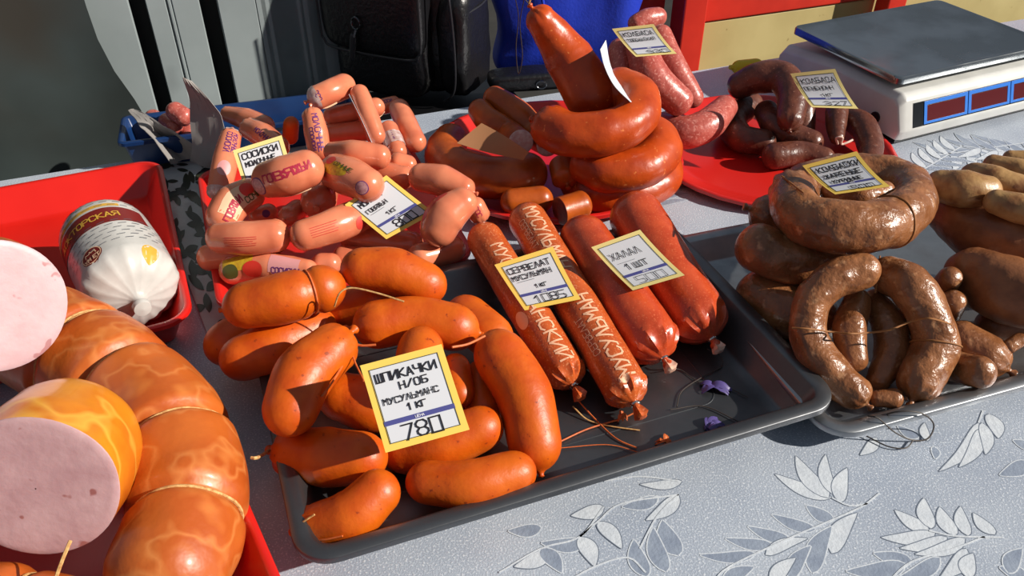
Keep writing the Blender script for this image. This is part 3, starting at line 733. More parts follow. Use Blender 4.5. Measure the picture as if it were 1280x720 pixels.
# ---------------------------------------------------------------- price cards
INK = .0011
def price_card(label, c, corners, lines, bend=.006, edge='yel', back='cardback', bendaxis='x', twist=0, inkw=.00105, barw=.6, name='price_card', zc=None, nrm=None, price=None, marks=True, under=True, bar='bar'):
    """corners: pixel TL, TR, BR, BL; the card is a real sheet in the plane through c with normal nrm"""
    nrm = Vector(nrm).normalized()
    def hit(u, v):
        d = ray(u, v); return CAM + d*((c-CAM).dot(nrm)/d.dot(nrm))
    TL, TR, BR, BL = [hit(*p) for p in corners]
    def P(s, t, off=0):   # s 0..1 across, t 0..1 downwards
        p = (TL*(1-s)+TR*s)*(1-t)+(BL*(1-s)+BR*s)*t
        k = (4*t*(1-t)) if bendaxis == 'x' else (4*s*(1-s))
        return p - nrm*(bend*k) + nrm*off
    n = 16
    mb = MB(); th = .0004
    A = [[P(i/n, j/n) for i in range(n+1)] for j in range(n+1)]; Bk = [[P(i/n, j/n, -th) for i in range(n+1)] for j in range(n+1)]
    mb.grid(A, 0); mb.grid(Bk, 1, flip=True)
    per = lambda G: G[0] + [r[-1] for r in G[1:]] + G[-1][-2::-1] + [r[0] for r in G[-2:0:-1]]
    mb.grid([per(A)+[per(A)[0]], per(Bk)+[per(Bk)[0]]], 0)
    mb.keep = True
    card = mb.build(name, [M[edge], M[back]]); tag(card, label, 'price card', 'handwritten price cards')
    Wd = ((TR-TL).length+(BR-BL).length)/2; Hd = ((BL-TL).length+(BR-TR).length)/2
    m_ = .085; mt = .085*Wd/Hd
    mb = MB(); k = 14
    mb.grid([[P(m_+(1-2*m_)*i/k, mt+(1-2*mt)*j/k, .00025) for i in range(k+1)] for j in range(k+1)], 0); mb.keep = True
    mb.build('writing_field', M['card'], card)
    fm = lambda x, y: P(x/Wd, 1-y/Hd, .0006)
    fr = MB(); x0, x1, y0, y1 = m_*Wd, (1-m_)*Wd, mt*Hd, (1-mt)*Hd
    ribbons(fr, [[(x0, y0), (x1, y0), (x1, y1), (x0, y1), (x0, y0)]], .0007, fm); fr.build('printed_frame', M['frame'], card, smooth=False)
    by = .30*Hd
    br = MB(); ribbons(br, [[(x0+.001, by), (x1-.001, by)]], Hd*.055, fm); br.build('printed_bar', M[bar], card, smooth=False)
    fm2 = lambda x, y: P(x/Wd, 1-y/Hd, .0010)
    if marks:
        sm = MB(); ls, xe = strokes('ЦЕНА', 0, 0, Hd*.026, .8); ribbons(sm, [[(a+Wd*.5-xe/2, b+by-Hd*.013) for a, b in pl] for pl in ls], .0004, fm2); sm.build('small_print', M['white_ink'], card, smooth=False)
    if under:
        sm = MB(); ribbons(sm, [[(x0+.006, Hd*.56), (x0+.024, Hd*.56)]], .0005, fm2); sm.build('ruled_line', M['grey_ink'], card, smooth=False)
    ik = MB()
    for text, xf, yf, hf, wf, gap, wd in lines:   # fractions of the card
        h = hf*Hd*.9; ls, xe = strokes(text, 0, 0, h, wf, gap, jit=.04)
        ribbons(ik, [[(a+xf*Wd, b+yf*Hd) for a, b in pl] for pl in ls], wd*inkw, fm2)
    ik.build('handwriting', M['ink'], card, smooth=False)
    return card
# ---------------------------------------------------------------- sausages: (key, name, material, label, drawn points (u, v, height), half width, options)
DATA = [
# --- orange smoked sausages in the steel tray
('S12','smoked_sausage','spik','orange smoked sausage at the near corner of the steel tray with stretched casing tip',[(398,657,0.0275),(440,645,0.039),(471,616,0.0495)],33,dict(e0='p',cap=1.0,g='A')),
('S11','smoked_sausage','spik','orange smoked sausage lying along the front wall of the steel tray',[(537,603,0.0405),(588,606,0.043),(640,592,0.0435)],31,dict(g='A')),
('S13','smoked_sausage','spik','orange smoked sausage against the steel tray side wall, below the shaded one',[(374,567,0.0355),(415,572,0.042),(448,572,0.0465)],37,dict(e0='p',g='A')),
('S10','smoked_sausage','spik','orange smoked sausage with its end showing just under the 780 price card',[(508,564,0.029),(550,556,0.04),(598,537,0.049)],32,dict(g='A')),
('S9','smoked_sausage','spik','long orange smoked sausage standing on the heap beside the cervelat sticks',[(627,447,0.0805),(655,494,0.064),(668,552,0.0405)],[34,36,34],dict(e1='t',g='A')),
('S5','smoked_sausage','spik','plump orange smoked sausage with tied knot beside the top edge of the 780 price card',[(364,508,0.0865),(381,468,0.096),(412,439,0.0995)],[35,38,33],dict(e1='p',g='A')),
('S14','smoked_sausage','spik','shaded orange smoked sausage half hidden behind the 780 price card',[(432,497,0.0475),(465,505,0.043),(505,505,0.0385)],36,dict(g='A')),
('S3','smoked_sausage','spik','orange smoked sausage under the string-wrapped one at the heap edge',[(308,446,0.058),(345,432,0.062),(388,413,0.062)],34,dict(g='A')),
('S4','smoked_sausage','spik','dark orange smoked sausage end at the bottom of the heap beside the tray wall',[(287,428,0.043),(325,405,0.048)],29,dict(g='A')),
('S1','smoked_sausage','spik','orange smoked sausage wrapped with a string round its end on top of the heap',[(312,381,0.111),(355,373,0.116),(398,362,0.116)],[30,33,31],dict(e0='t',g='A',pinch=(.87,))),
('S2','smoked_sausage','spik','orange smoked sausage crowning the heap just below the frankfurters',[(456,336,0.118),(490,339,0.114),(528,354,0.101)],[27,30,28],dict(g='A')),
('S17','smoked_sausage','spik','orange smoked sausage glimpsed under the loose pale strings of the heap',[(425,388,0.054),(470,378,0.072)],26,dict(g='A')),
('S6','smoked_sausage','spik','bent orange smoked sausage lying across the middle of the heap behind the 780 card',[(476,405,0.088),(520,399,0.088),(566,409,0.082)],[31,29,30],dict(e0='p',e1='t',g='A')),
('S7','smoked_sausage','spik','orange smoked sausage at the far edge of the heap beside the cervelat',[(585,398,0.055),(612,420,0.055)],29,dict(g='A')),
('S8','smoked_sausage','spik','orange smoked sausage whose rounded end peeks over the 780 price card',[(526,438,0.0865),(520,470,0.0855)],[29,31],dict(g='A')),
('S15','smoked_sausage','spik','small shaded orange smoked sausage end between the 780 card and the long standing one',[(570,462,0.062),(574,490,0.057)],19,dict(g='A')),
('S16','smoked_sausage','spik','orange smoked sausage tucked behind the long one standing by the cervelat',[(603,476,0.039),(606,512,0.034)],25,dict(g='A')),
# --- cervelat and salami chubs
('C1','cervelat_stick','cerv','printed cervelat stick under the 1085 card nearest the orange sausages',[(607,300,0.07),(655,380,0.052),(705,462,0.03)],[23,25,26],dict(e0='r',e1='p',pleat=12,pamp=.17,g='B',cap=.95)),
('C2','cervelat_stick','cerv','long printed cervelat stick between the other cervelat and the red salami',[(660,276,0.074),(720,380,0.054),(780,482,0.031)],[24.5,27,29],dict(e0='r',e1='p',pleat=12,pamp=.17,g='B',cap=.9)),
('H1','salami_chub','halal','red salami chub beside the long cervelat, under the near half of the halal card',[(731,300,0.0665),(770,360,0.056),(811,420,0.0365)],[32,34,35],dict(e0='r',e1='p',pleat=11,pamp=.17,g='B',cap=1.0)),
('H2','salami_chub','halal','red salami chub farthest from the orange sausages, by the steel tray side wall',[(796,272,0.08),(833,335,0.06),(871,394,0.038)],[34,36,37],dict(e0='r',e1='p',pleat=11,pamp=.17,g='B',cap=.95)),
# --- frankfurters
('F1','frankfurter','hot','topmost frankfurter of the linked chain lying level over the heap',[(398,121,0.1475),(414,114,0.151),(430,107,0.1495)],15,dict(e0='p',e1='r',g='C')),
('F2','frankfurter','hot','frankfurter hanging down from the topmost link in front of the black backpack',[(449,117,0.145),(459,140,0.13),(470,170,0.105)],[12,13,12],dict(g='C')),
('F3','frankfurter','hot','upright frankfurter with violet print under the topmost link',[(391,146,0.14),(395,165,0.125),(399,187,0.105)],[13,15,14],dict(e0='p',g='C')),
('F4','frankfurter','hot','frankfurter lying level behind the upright violet printed one',[(415,145,0.108),(440,140,0.11),(470,134,0.11)],12,dict(g='C')),
('F5','frankfurter','hot','shiny frankfurter end reaching toward the backpack at the back of the heap',[(480,133,0.085),(492,130,0.085)],10,dict(e1='p',g='C')),
('F6','frankfurter','hot','lower level frankfurter framed by the hanging link',[(414,167,0.09),(440,164,0.09),(462,162,0.09)],12,dict(g='C')),
('F7','frankfurter','hot','shaded frankfurter slanting down beside the red platter',[(499,136,0.09),(508,155,0.085),(520,178,0.075)],[13,14,13],dict(g='C')),
('F8','frankfurter','hot','narrow frankfurter with white film beside the shaded slanting one',[(486,162,0.09),(497,190,0.08)],12,dict(g='C')),
('F9','frankfurter','hot','tapered frankfurter farthest back beside the grey paper',[(285,143,0.075),(305,148,0.078),(330,158,0.08)],[10,14,14],dict(e0='p',g='C')),
('F10','frankfurter','hot','violet printed frankfurter just above the soft milk sausage card',[(313,161,0.09),(328,169,0.092),(347,184,0.09)],[14,16,15],dict(e0='p',g='C')),
('F10b','frankfurter','spik','small orange brown sausage end standing behind the frankfurters',[(364,156,0.09),(363,170,0.07)],10,dict(g='C')),
('F11','frankfurter','hot','upright frankfurter with white film tips at the outer edge of the heap',[(288,172,0.105),(281,205,0.09),(274,238,0.07)],[13,16,15],dict(e0='p',e1='p',g='C')),
('F12','frankfurter','hot','fat frankfurter with crimson lettering in front of the milk sausage card',[(337,224,0.1265),(360,219,0.136),(383,211,0.1405)],[23,26,24],dict(g='C')),
('F13','frankfurter','hot','fat frankfurter with a yellow and tomato label in the middle of the heap',[(421,215,0.1205),(440,222,0.128),(460,232,0.1265)],[23,25,22],dict(g='C')),
('F14','frankfurter','hot','plain pale frankfurter lying behind the yellow labelled one',[(417,190,0.1205),(445,192,0.128),(474,196,0.1245)],[13,17,16],dict(g='C')),
('F15','frankfurter','hot','small frankfurter end showing past the plain pale frankfurter',[(497,202,0.1),(510,206,0.095)],12,dict(g='C')),
('F16','frankfurter','hot','frankfurter mostly covered by the top corner of the 800 price card',[(478,216,0.095),(505,222,0.095)],15,dict(g='C')),
('F17','frankfurter','hot','bent plain frankfurter linked to the one curling down beside the brown ring',[(527,222,0.1125),(553,226,0.114),(580,236,0.1095)],[18,20,15],dict(e1='p',pleat=14,g='C')),
('F18','frankfurter','hot','plump shiny frankfurter curling down at the heap corner by the brown ring',[(548,286,0.0845),(557,270,0.098),(578,253,0.1095)],[24,26,20],dict(e1='r',g='C')),
('F19','frankfurter','hot','short frankfurter end with crimson print behind the plump shiny one',[(594,258,0.085),(599,268,0.075)],13,dict(e1='p',g='C')),
('F20','frankfurter','hot','frankfurter with tomato and white label curving up at the tray edge',[(279,272,0.085),(291,254,0.095),(312,242,0.1)],[22,23,20],dict(g='C')),
('F21','frankfurter','hot','shaded plain frankfurter lying level at the front of the heap',[(275,297,0.085),(305,298,0.088),(343,295,0.088)],[19,22,21],dict(e1='p',pleat=16,g='C')),
('F22','frankfurter','hot','frankfurter with red print reaching the near corner of the 800 card',[(381,294,0.0905),(418,282,0.091),(456,266,0.0865)],[20,22,21],dict(g='C')),
('F23','frankfurter','hot','frankfurter with long tomato label touching the orange sausages',[(291,338,0.0455),(320,333,0.052),(385,337,0.0565)],[18,20,13],dict(g='C')),
('F24','frankfurter','hot','small round frankfurter end above the string-wrapped orange sausage',[(402,330,0.05),(414,330,0.05)],14,dict(g='C')),
('F25','frankfurter','hot','pleated frankfurter end showing under the 800 price card',[(440,296,0.052),(480,302,0.049),(513,307,0.046)],[17,18,18],dict(e1='p',pleat=16,g='C')),
('F26','frankfurter','hot','round pleated frankfurter end facing out from the heart of the heap',[(402,236,0.075),(398,252,0.085)],[21,22],dict(e1='p',pleat=18,g='C')),
('F27','frankfurter','hot','small frankfurter end beside the round pleated one',[(372,262,0.065),(361,270,0.071)],13,dict(e1='p',g='C')),
('F28','frankfurter','hot','frankfurter end peeking from behind the tomato labelled curved one',[(322,270,0.06),(336,266,0.06)],12,dict(g='C')),
('F29','frankfurter','hot','shaded frankfurter at the bottom of the heap by the clear film scrap',[(525,322,0.049),(565,312,0.043)],18,dict(g='C')),
('F30','frankfurter','hot','frankfurter low in the heap under the red printed one',[(430,322,0.04),(465,326,0.04)],16,dict(g='C')),
('F31','frankfurter','hot','hidden frankfurter beneath the shaded level one at the front',[(262,322,0.045),(300,318,0.045)],17,dict(g='C')),
# far sausages in the blue crate
('K1','frankfurter','pink','pink sausage end in the blue crate nearest its far corner',[(192,148,0.028),(204,156,0.028)],11,dict(g='K')),
('K2','frankfurter','pink','topmost pink sausage end in the blue crate',[(219,139,0.068),(230,146,0.062)],12,dict(g='K')),
('K3','frankfurter','pink','pink sausage end in the middle of those in the blue crate',[(209,152,0.042),(218,158,0.042)],11,dict(g='K')),
('K4','frankfurter','pink','pale pink sausage end in the blue crate against the grey paper',[(232,158,0.0275),(238,166,0.0245)],12,dict(g='K')),
# --- big smoked goods on the near red tray
('G1','smoked_ham_ring','bigring','large smoked ham ring tied with string, largest piece in the near red tray',[(58,424,0.064),(85,436,0.064),(125,461,0.064),(172,498,0.064),(214,548,0.064),(233,612,0.064),(230,665,0.064),(212,712,0.064)],[70,72,73,74,75,76,76,74],dict(g='Z',pinch=(.17,.37,.64,.87),fix=1,n=56,bump=.0025,bfreq=16)),
('G2','smoked_ham_ring','bigring','smoked ham sausage with hanging string in the front corner of the frame',[(-60,776,0.06),(0,776,0.06),(62,782,0.06)],[70,70,62],dict(g='Z',fix=1,n=40,pinch=(.7,))),
# --- red platter
('R1','smoked_sausage_ring','ringred','lowest red smoked sausage ring of the stack on the red platter',[(742,215,0.035),(722,224,0.034),(738,240,0.033),(785,242,0.033),(822,230,0.034),(830,210,0.035),(805,196,0.036)],23,dict(g='R',fix=1,seed=1,bump=.0015)),
('R2','smoked_sausage_ring','ringred','middle red smoked sausage ring of the stack on the red platter',[(775,168,0.09),(812,170,0.088),(826,188,0.085),(800,210,0.08),(758,214,0.078),(738,206,0.08)],27,dict(g='R',fix=1,seed=2,bump=.0015)),
('R3','smoked_sausage_ring','ringred','top red smoked sausage ring under the upright sausage',[(775,112,0.15),(797,124,0.148),(792,150,0.14),(757,166,0.134),(712,168,0.13),(690,160,0.13)],28,dict(g='R',fix=1,seed=3,bump=.0015,e1='p')),
('R4','smoked_sausage','ringred','thick red smoked sausage standing up in front of the blue bag',[(676,25,0.235),(706,66,0.19),(742,122,0.14)],[19,30,34],dict(g='R',fix=1,e0='p',seed=4,bump=.0015,n=36)),
('R5','smoked_sausage_ring','ringbrown','brown smoked sausage ring in front of the brown card on the red platter',[(563,176,0.05),(556,192,0.052),(572,210,0.053),(605,221,0.053),(640,222,0.053),(660,216,0.053)],[22,25,26,27,27,26],dict(g='R',fix=1,seed=5,bump=.001)),
('R6','smoked_sausage','ringbrown','short cut brown sausage with pale face beside the brown card',[(600,138,0.09),(612,152,0.082),(636,168,0.07),(651,178,0.084)],[15,18,17,16],dict(g='R',fix=1,e1='c',cut='fat',seed=6)),
('R7','smoked_sausage','ringbrown','longer cut brown sausage with pale face resting behind the shorter one',[(618,122,0.1),(642,140,0.085),(668,166,0.065),(685,181,0.078)],[15,20,18,15],dict(g='R',fix=1,e1='c',cut='fat',seed=7)),
('R8','smoked_sausage','ringbrown','stubby sausage end with tied navel beside the brown ring',[(703,207,0.0645),(707,222,0.0575)],[17,18],dict(g='R',fix=1,e1='p',pleat=6,cap=.6,seed=8)),
('R9','smoked_sausage','ringbrown','cut chunk of red brown sausage between the cervelat and red rings',[(700,264,0.045),(726,256,0.045)],[18,18],dict(g='R',fix=1,e0='c',cut0='redcut',cap=.7,seed=9)),
('R10','smoked_sausage','ringbrown','small brown sausage end rising behind the long cervelat',[(640,252,0.042),(676,249,0.042)],[16,17],dict(g='R',fix=1,seed=10)),
# --- pink raw sausages
('P1','raw_sausage','pink','pink raw sausage lying highest behind its price card',[(796,30,0.165),(808,24,0.17),(822,21,0.17)],[12,13,12],dict(g='P',fix=1)),
('P2','raw_sausage','pink','slim pink raw sausage slanting down beside the red post',[(826,44,0.158),(842,82,0.123),(866,122,0.083)],[14,16,14],dict(g='P',fix=1,seed=2)),
('P3','raw_sausage','pink','thick pink raw sausage slanting down under the price card',[(800,55,0.1585),(815,95,0.125),(848,126,0.0915)],[19,22,19],dict(g='P',fix=1,seed=3)),
('P4','raw_sausage','pink','short shaded pink raw sausage next to the upright red one',[(775,62,0.138),(779,92,0.113),(784,125,0.088)],[15,17,17],dict(g='P',fix=1,seed=4)),
('P5','raw_sausage','pink','curved pink raw sausage lying lowest on the edge of the red platter',[(828,160,0.041),(855,166,0.047),(884,156,0.055),(906,135,0.064)],[20,21,20,16],dict(g='P',fix=1,seed=5)),
# --- liver sausage
('L1','liver_sausage','liver','dark liver sausage arching over the others beside the scale',[(925,107,0.0755),(950,97,0.0927),(978,98,0.098),(990,118,0.0902),(988,150,0.0695)],[17,20,20,19,16],dict(g='L',fix=1,seed=1,bump=.001,e1='p')),
('L2','liver_sausage','liver','short dark liver sausage with shiny tied end under the arching one',[(1004,140,0.0495),(1003,166,0.0245)],[15,15],dict(g='L',fix=1,seed=2,e1='p')),
('L3','liver_sausage','liver','dark liver sausage tip tied with a white string bow',[(1046,140,0.0565),(1045,160,0.045),(1046,172,0.0385)],[14,13,9],dict(g='L',fix=1,seed=3,e1='t')),
('L4','liver_sausage','liver','dark liver sausage curving down closest to the scale front',[(1058,145,0.04),(1078,158,0.04),(1088,182,0.03),(1088,200,0.025)],[14,17,16,13],dict(g='L',fix=1,seed=4,bump=.001)),
('L5','liver_sausage','liver','dark liver sausage lying flat behind the fried ring card',[(968,195,0.026),(1000,192,0.026),(1030,198,0.024)],[17,16,14],dict(g='L',fix=1,seed=5)),
('L6','liver_sausage','liver','dark coiled liver sausage in deep shade next to the raw pink one',[(938,130,0.0345),(915,150,0.0305),(925,172,0.0285),(955,178,0.0275)],[16,18,18,16],dict(g='L',fix=1,seed=6,bump=.001)),
('L7','liver_sausage','liver','dark liver sausage filling the middle of the pile under the arch',[(958,140,0.045),(972,160,0.04),(1015,178,0.03)],[15,16,15],dict(g='L',fix=1,seed=7)),
# --- fried rings
('N1','fried_sausage_ring','fried','fried sausage ring on top of the stack carrying its price card',[(990,240,0.135),(1001,268,0.138),(1040,282,0.14),(1090,283,0.14),(1130,266,0.138),(1140,240,0.135),(1112,222,0.13),(1055,216,0.128),(1008,226,0.13)],[29,31,33,34,31,28,25,24,25],dict(g='N',fix=1,seed=1,bump=.003,n=40,e0='p')),
('N1b','fried_sausage','fried','fried sausage curled inside the top ring below the price card',[(1040,240,0.1395),(1075,246,0.146),(1105,240,0.1465)],[15,17,14],dict(g='N',fix=1,seed=12,bump=.002)),
('N2','fried_sausage','fried','shaded fried sausage bulging out beside the top ring',[(960,268,0.092),(985,276,0.086)],[25,26],dict(g='N',fix=1,seed=2,bump=.002,e0='p')),
('N3','fried_sausage_ring','fried','shaded fried sausage ring second in the stack',[(948,310,0.096),(985,322,0.087),(1030,328,0.078)],[31,33,32],dict(g='N',fix=1,seed=3,bump=.002)),
('N4','fried_sausage_ring','fried','shaded fried sausage ring lowest in the stack by the steel rim',[(952,370,0.0345),(985,388,0.034),(1020,400,0.0335)],[34,35,32],dict(g='N',fix=1,seed=4,bump=.002)),
('N5','fried_sausage_ring','fried','fried sausage horseshoe leaning upright at the front of the steel tray',[(1066,490,0.028),(1036,462,0.04),(1012,425,0.06),(1014,382,0.085),(1038,352,0.105),(1078,338,0.113)],[23,25,24,24,24,23],dict(g='N',fix=1,seed=5,bump=.0028,n=36,e0='p')),
('N6','fried_sausage','fried','short fried sausage framed inside the leaning horseshoe, next to its lit limb',[(1072,376,0.073),(1062,410,0.058),(1066,448,0.038)],[17,21,19],dict(g='N',fix=1,seed=6,bump=.002)),
('N7','fried_sausage','fried','short fried sausage inside the leaning horseshoe with a shaded flank',[(1094,376,0.063),(1113,408,0.05),(1113,446,0.03),(1098,476,0.016)],[16,22,22,15],dict(g='N',fix=1,seed=7,bump=.002,e1='p')),
('N8','fried_sausage_ring','fried','fried sausage forming the far limb of the leaning ring, lumpy and shiny',[(1112,344,0.096),(1138,358,0.1),(1160,392,0.08),(1168,432,0.055),(1150,478,0.032)],[24,28,28,28,27],dict(g='N',fix=1,seed=8,bump=.003,n=36,e1='p')),
('N9','fried_sausage','fried','small fried sausage knob on the outer side of the leaning ring',[(1187,348,0.082),(1168,374,0.044),(1160,394,0.02)],16,dict(g='N',fix=1,seed=9,bump=.002)),
('N10','fried_sausage','fried','lower small fried sausage knob on the outer side of the leaning ring',[(1192,377,0.0675),(1180,396,0.04),(1168,410,0.0245)],16,dict(g='N',fix=1,seed=10,bump=.002)),
('N11','fried_sausage','fried','short fried sausage lying beyond the leaning ring by the front rim',[(1200,424,0.037),(1234,446,0.028)],[24,29],dict(g='N',fix=1,seed=11,bump=.003,e1='p')),
('N12','fried_sausage','fried','fried sausage half hidden behind the short one by the front rim',[(1190,456,0.027),(1226,464,0.045)],[20,20],dict(g='N',fix=1,seed=13,bump=.003)),
# --- pale fried pile
('Q1','stuffed_sausage','pale','pale fried stuffed sausage lump nearest the stack of fried rings',[(1176,232,0.125),(1205,236,0.13),(1232,240,0.128)],[20,24,20],dict(g='Q',fix=1,seed=1,bump=.002)),
('Q2','stuffed_sausage','pale','browned pale stuffed sausage behind the nearest pale lump',[(1215,218,0.12),(1245,226,0.125),(1280,238,0.122)],[15,18,17],dict(g='Q',fix=1,seed=2,bump=.002)),
('Q3','stuffed_sausage','pale','pale stuffed sausage lying third from the front of its pile',[(1240,206,0.115),(1275,214,0.118),(1310,226,0.115)],[12,16,15],dict(g='Q',fix=1,seed=3,bump=.002)),
('Q4','stuffed_sausage','pale','pale stuffed sausage farthest back in its pile',[(1262,197,0.11),(1300,203,0.11),(1330,212,0.11)],[9,12,12],dict(g='Q',fix=1,seed=4,bump=.002)),
('Q5','stuffed_sausage','pale','spotted pale stuffed sausage on the front edge of its pile',[(1245,252,0.135),(1280,262,0.135),(1315,272,0.13)],[16,19,18],dict(g='Q',fix=1,seed=5,bump=.002)),
('Q6','stuffed_sausage_ring','brownpale','thick brown shaded sausage ring under the pale stuffed lumps',[(1192,262,0.085),(1225,286,0.085),(1270,302,0.083),(1330,314,0.08)],[34,40,43,43],dict(g='Q',fix=1,seed=6,bump=.003,n=40)),
('Q7','stuffed_sausage_ring','brownpale','dark shaded sausage ring lowest in the pile behind the leaning horseshoe',[(1215,345,0.067),(1260,362,0.076),(1320,375,0.08)],[36,42,42],dict(g='Q',fix=1,seed=7,bump=.003)),
('Q8','stuffed_sausage_ring','brownpale','shaded sausage ring on the tray floor behind the short fried sausage',[(1240,408,0.023),(1285,405,0.026),(1330,400,0.029)],[22,24,24],dict(g='Q',fix=1,seed=8,bump=.002)),
]
# ---------------------------------------------------------------- build the sausages
TB = {}; OB = {}
GRP = {'S': 'orange smoked sausages heaped in the steel tray', 'C': 'cervelat sticks in the steel tray', 'H': 'red salami chubs in the steel tray', 'F': 'pink frankfurters in the red tray', 'K': 'pink sausages in the blue crate',
       'R': 'smoked sausages on the red platter', 'P': 'pink raw sausages', 'L': 'dark liver sausages', 'N': 'fried sausage rings in the second steel tray', 'Q': 'pale stuffed sausages in the second steel tray', 'G': 'smoked ham rings'}
for i_, (key, name, mt, label, pts, rp, op) in enumerate(DATA):
    P3 = [at(u, v, z) for u, v, z in pts]
    rl = rp if isinstance(rp, list) else ([rp*.88, rp*1.02, rp*.9] if mt == 'spik' and len(pts) == 3 else [rp]*len(pts))
    R3 = [r*depth(p)/F for r, p in zip(rl, P3)]
    T = Tube(P3, R3, op.get('e0', 'r'), op.get('e1', 'r'), op.get('cap', 1.12 if mt == 'spik' else .92), op.get('bump', .0006), op.get('bfreq', 30), op.get('pinch', ()), op.get('pleat', 10), op.get('pamp', .1), op.get('n', 30), op.get('seed', i_), step=.0035)
    o = T.mesh().build(name, M[mt], angle=60)
    tag(o, label, 'sausage', GRP[key[0]])
    TB[key] = T; OB[key] = o
    for end, ck in ((1, 'cut'), (0, 'cut0')):
        if ck in op:
            p, t, r = T.P[-1 if end else 0], T.T[-1 if end else 0]*(1 if end else -1), T.R[-1 if end else 0]
            row = T.grid[-1 if end else 0]
            mb = MB(); rows = []
            for k, (q, d) in enumerate(((1, 0), (.99, .0006), (.9, .0012), (.6, .0016), (.3, .002), (.02, .002))):
                rows.append([p + (v_-p)*q + t*(d+.0012*noise.noise(v_*90*q)*(q < .95)) for v_ in row])
            mb.grid(rows, 0, True); mb.build('cut_face', M[op[ck]], o)
def strand(name, pts, r, m, parent=None, label=None, step=.003):
    mb = MB(); mb.tube(catmull(pts, step), r, 6); o = mb.build(name, m, parent)
    if label: o['label'] = label
    return o
def bandp(key, t, r, m, name='string', skew=0):
    return TB[key].band(t, r, skew).build(name, M[m], OB[key])
# metal clips and film tails on the chubs
for key in ('C1', 'C2', 'H1', 'H2'):
    T = TB[key]; r = T.R[T.n0+T.nb-1]; e = T.P[T.n0+T.nb-1] + T.T[-1]*(r*1.02); t = T.T[-1]
    mb = MB(); mb.tube([e + (T.N[-1]*math.cos(a)+t.cross(T.N[-1])*math.sin(a))*.0042 for a in [k*PI/6 for k in range(12)]], .0016, 6, 0, True); mb.build('metal_clip', M['clip'], OB[key])
    mb = MB(); rows = []; n_ = 16
    for j in range(7):
        x = j/6; rows.append([e + t*(.002+.015*x) + (T.N[-1]*math.cos(2*PI*k/n_)*(1+.25*math.cos(5*2*PI*k/n_)) + t.cross(T.N[-1])*math.sin(2*PI*k/n_)*(1+.3*math.sin(4*2*PI*k/n_)))*(.0026+.0052*x**.7)*(1 if j < 6 else .5) for k in range(n_)])
    mb.grid(rows, 0, True); b0 = len(mb.v)-n_; mb.f.append([b0+k for k in range(n_)]); mb.m.append(0)
    mb.build('casing_tail', M['cerv' if key[0] == 'C' else 'clear'], OB[key])
# printing on the cervelat
print_text(TB['C1'], OB['C1'], 'МУСУЛЬМАНСКИЙ', .58, -.42, .0150, M['pale_print'], 0, .0021, wf=.72)
print_text(TB['C2'], OB['C2'], 'МУСУЛЬМАН', .22, -.42, .016, M['pale_print'], 0, .0023, wf=.62)
print_text(TB['C2'], OB['C2'], 'МУСУЛЬМАН', .80, -.42, .016, M['pale_print'], PI, .0023, wf=.62)
print_text(TB['C2'], OB['C2'], 'СЕРВЕЛАТ', .78, .30, .008, M['pale_print'], PI, .0009, wf=.62)
print_text(TB['C2'], OB['C2'], 'СЕРВЕЛАТ', .16, .30, .008, M['pale_print'], 0, .0009, wf=.62)
def blob(T, parent, t, th, pts2, m, name, ang=0, off=.0003, label=None):
    mb = MB(); fan(mb, pts2, tubemap(T, t, th, ang, off)); o = mb.build(name, m, parent)
    if label: o['label'] = label
    return o
def ell(a, b, n=20, x=0, y=0): return [(x+a*math.cos(2*PI*k/n), y+b*math.sin(2*PI*k/n)) for k in range(n)]
def rrect(a, b, n=6):
    return [(-a+2*a*k/n, -b) for k in range(n)] + [(a, -b+2*b*k/n) for k in range(n)] + [(a-2*a*k/n, b) for k in range(n)] + [(-a, b-2*b*k/n) for k in range(n)]
blob(TB['C1'], OB['C1'], .68, .55, ell(.011, .008), M['pale_print'], 'printed_emblem')
blob(TB['C2'], OB['C2'], 1.02, -.15, ell(.004, .006), M['pale_print'], 'printed_emblem')
# printing on the frankfurters
print_text(TB['F12'], OB['F12'], 'ГОВЯЖЬИ', .66, -.12, .0095, M['crimson_print'], .06, .0019, wf=.55)
blob(TB['F12'], OB['F12'], -.06, .25, ell(.013, .0115), M['violet_print'], 'printed_emblem'); blob(TB['F12'], OB['F12'], -.06, .25, ell(.0118, .0102), M['mauve'], 'printed_picture', off=.0006)
blob(TB['F13'], OB['F13'], .42, -.1, ell(.019, .0085), M['yellow_print'], 'printed_label'); blob(TB['F13'], OB['F13'], .22, -.45, ell(.009, .006), M['tom'], 'printed_tomato', off=.0006)
print_text(TB['F13'], OB['F13'], 'СОЧНЫЕ', .60, -.36, .005, M['green_print'], 0, .0008, off=.0007)
blob(TB['F13'], OB['F13'], 1.12, .25, ell(.0085, .0085), M['violet_print'], 'printed_emblem'); blob(TB['F13'], OB['F13'], 1.12, .25, ell(.0075, .0075), M['mauve'], 'printed_picture', off=.0006)
blob(TB['F20'], OB['F20'], .50, .0, rrect(.024, .014), M['cream_print'], 'printed_label', .1); blob(TB['F20'], OB['F20'], .92, -.28, ell(.0085, .009), M['tom'], 'printed_tomato', off=.0006)
print_text(TB['F20'], OB['F20'], 'ГОВЯЖЬИ', .25, .1, .0085, M['crimson_print'], .1, .0017, off=.0008, wf=.5)
print_text(TB['F20'], OB['F20'], 'СОЧН', .98, .25, .007, M['green_print'], .1, .0012, off=.0008)
blob(TB['F23'], OB['F23'], .12, -.3, rrect(.022, .009), M['yellow_print'], 'printed_label', 0); blob(TB['F23'], OB['F23'], .36, .2, ell(.013, .010), M['tom'], 'printed_tomato', off=.0006)
blob(TB['F23'], OB['F23'], .05, .2, ell(.010, .009), M['green_print'], 'printed_leaf', off=.0005); blob(TB['F23'], OB['F23'], .75, -.3, rrect(.018, .010), M['rose_print'], 'printed_band')
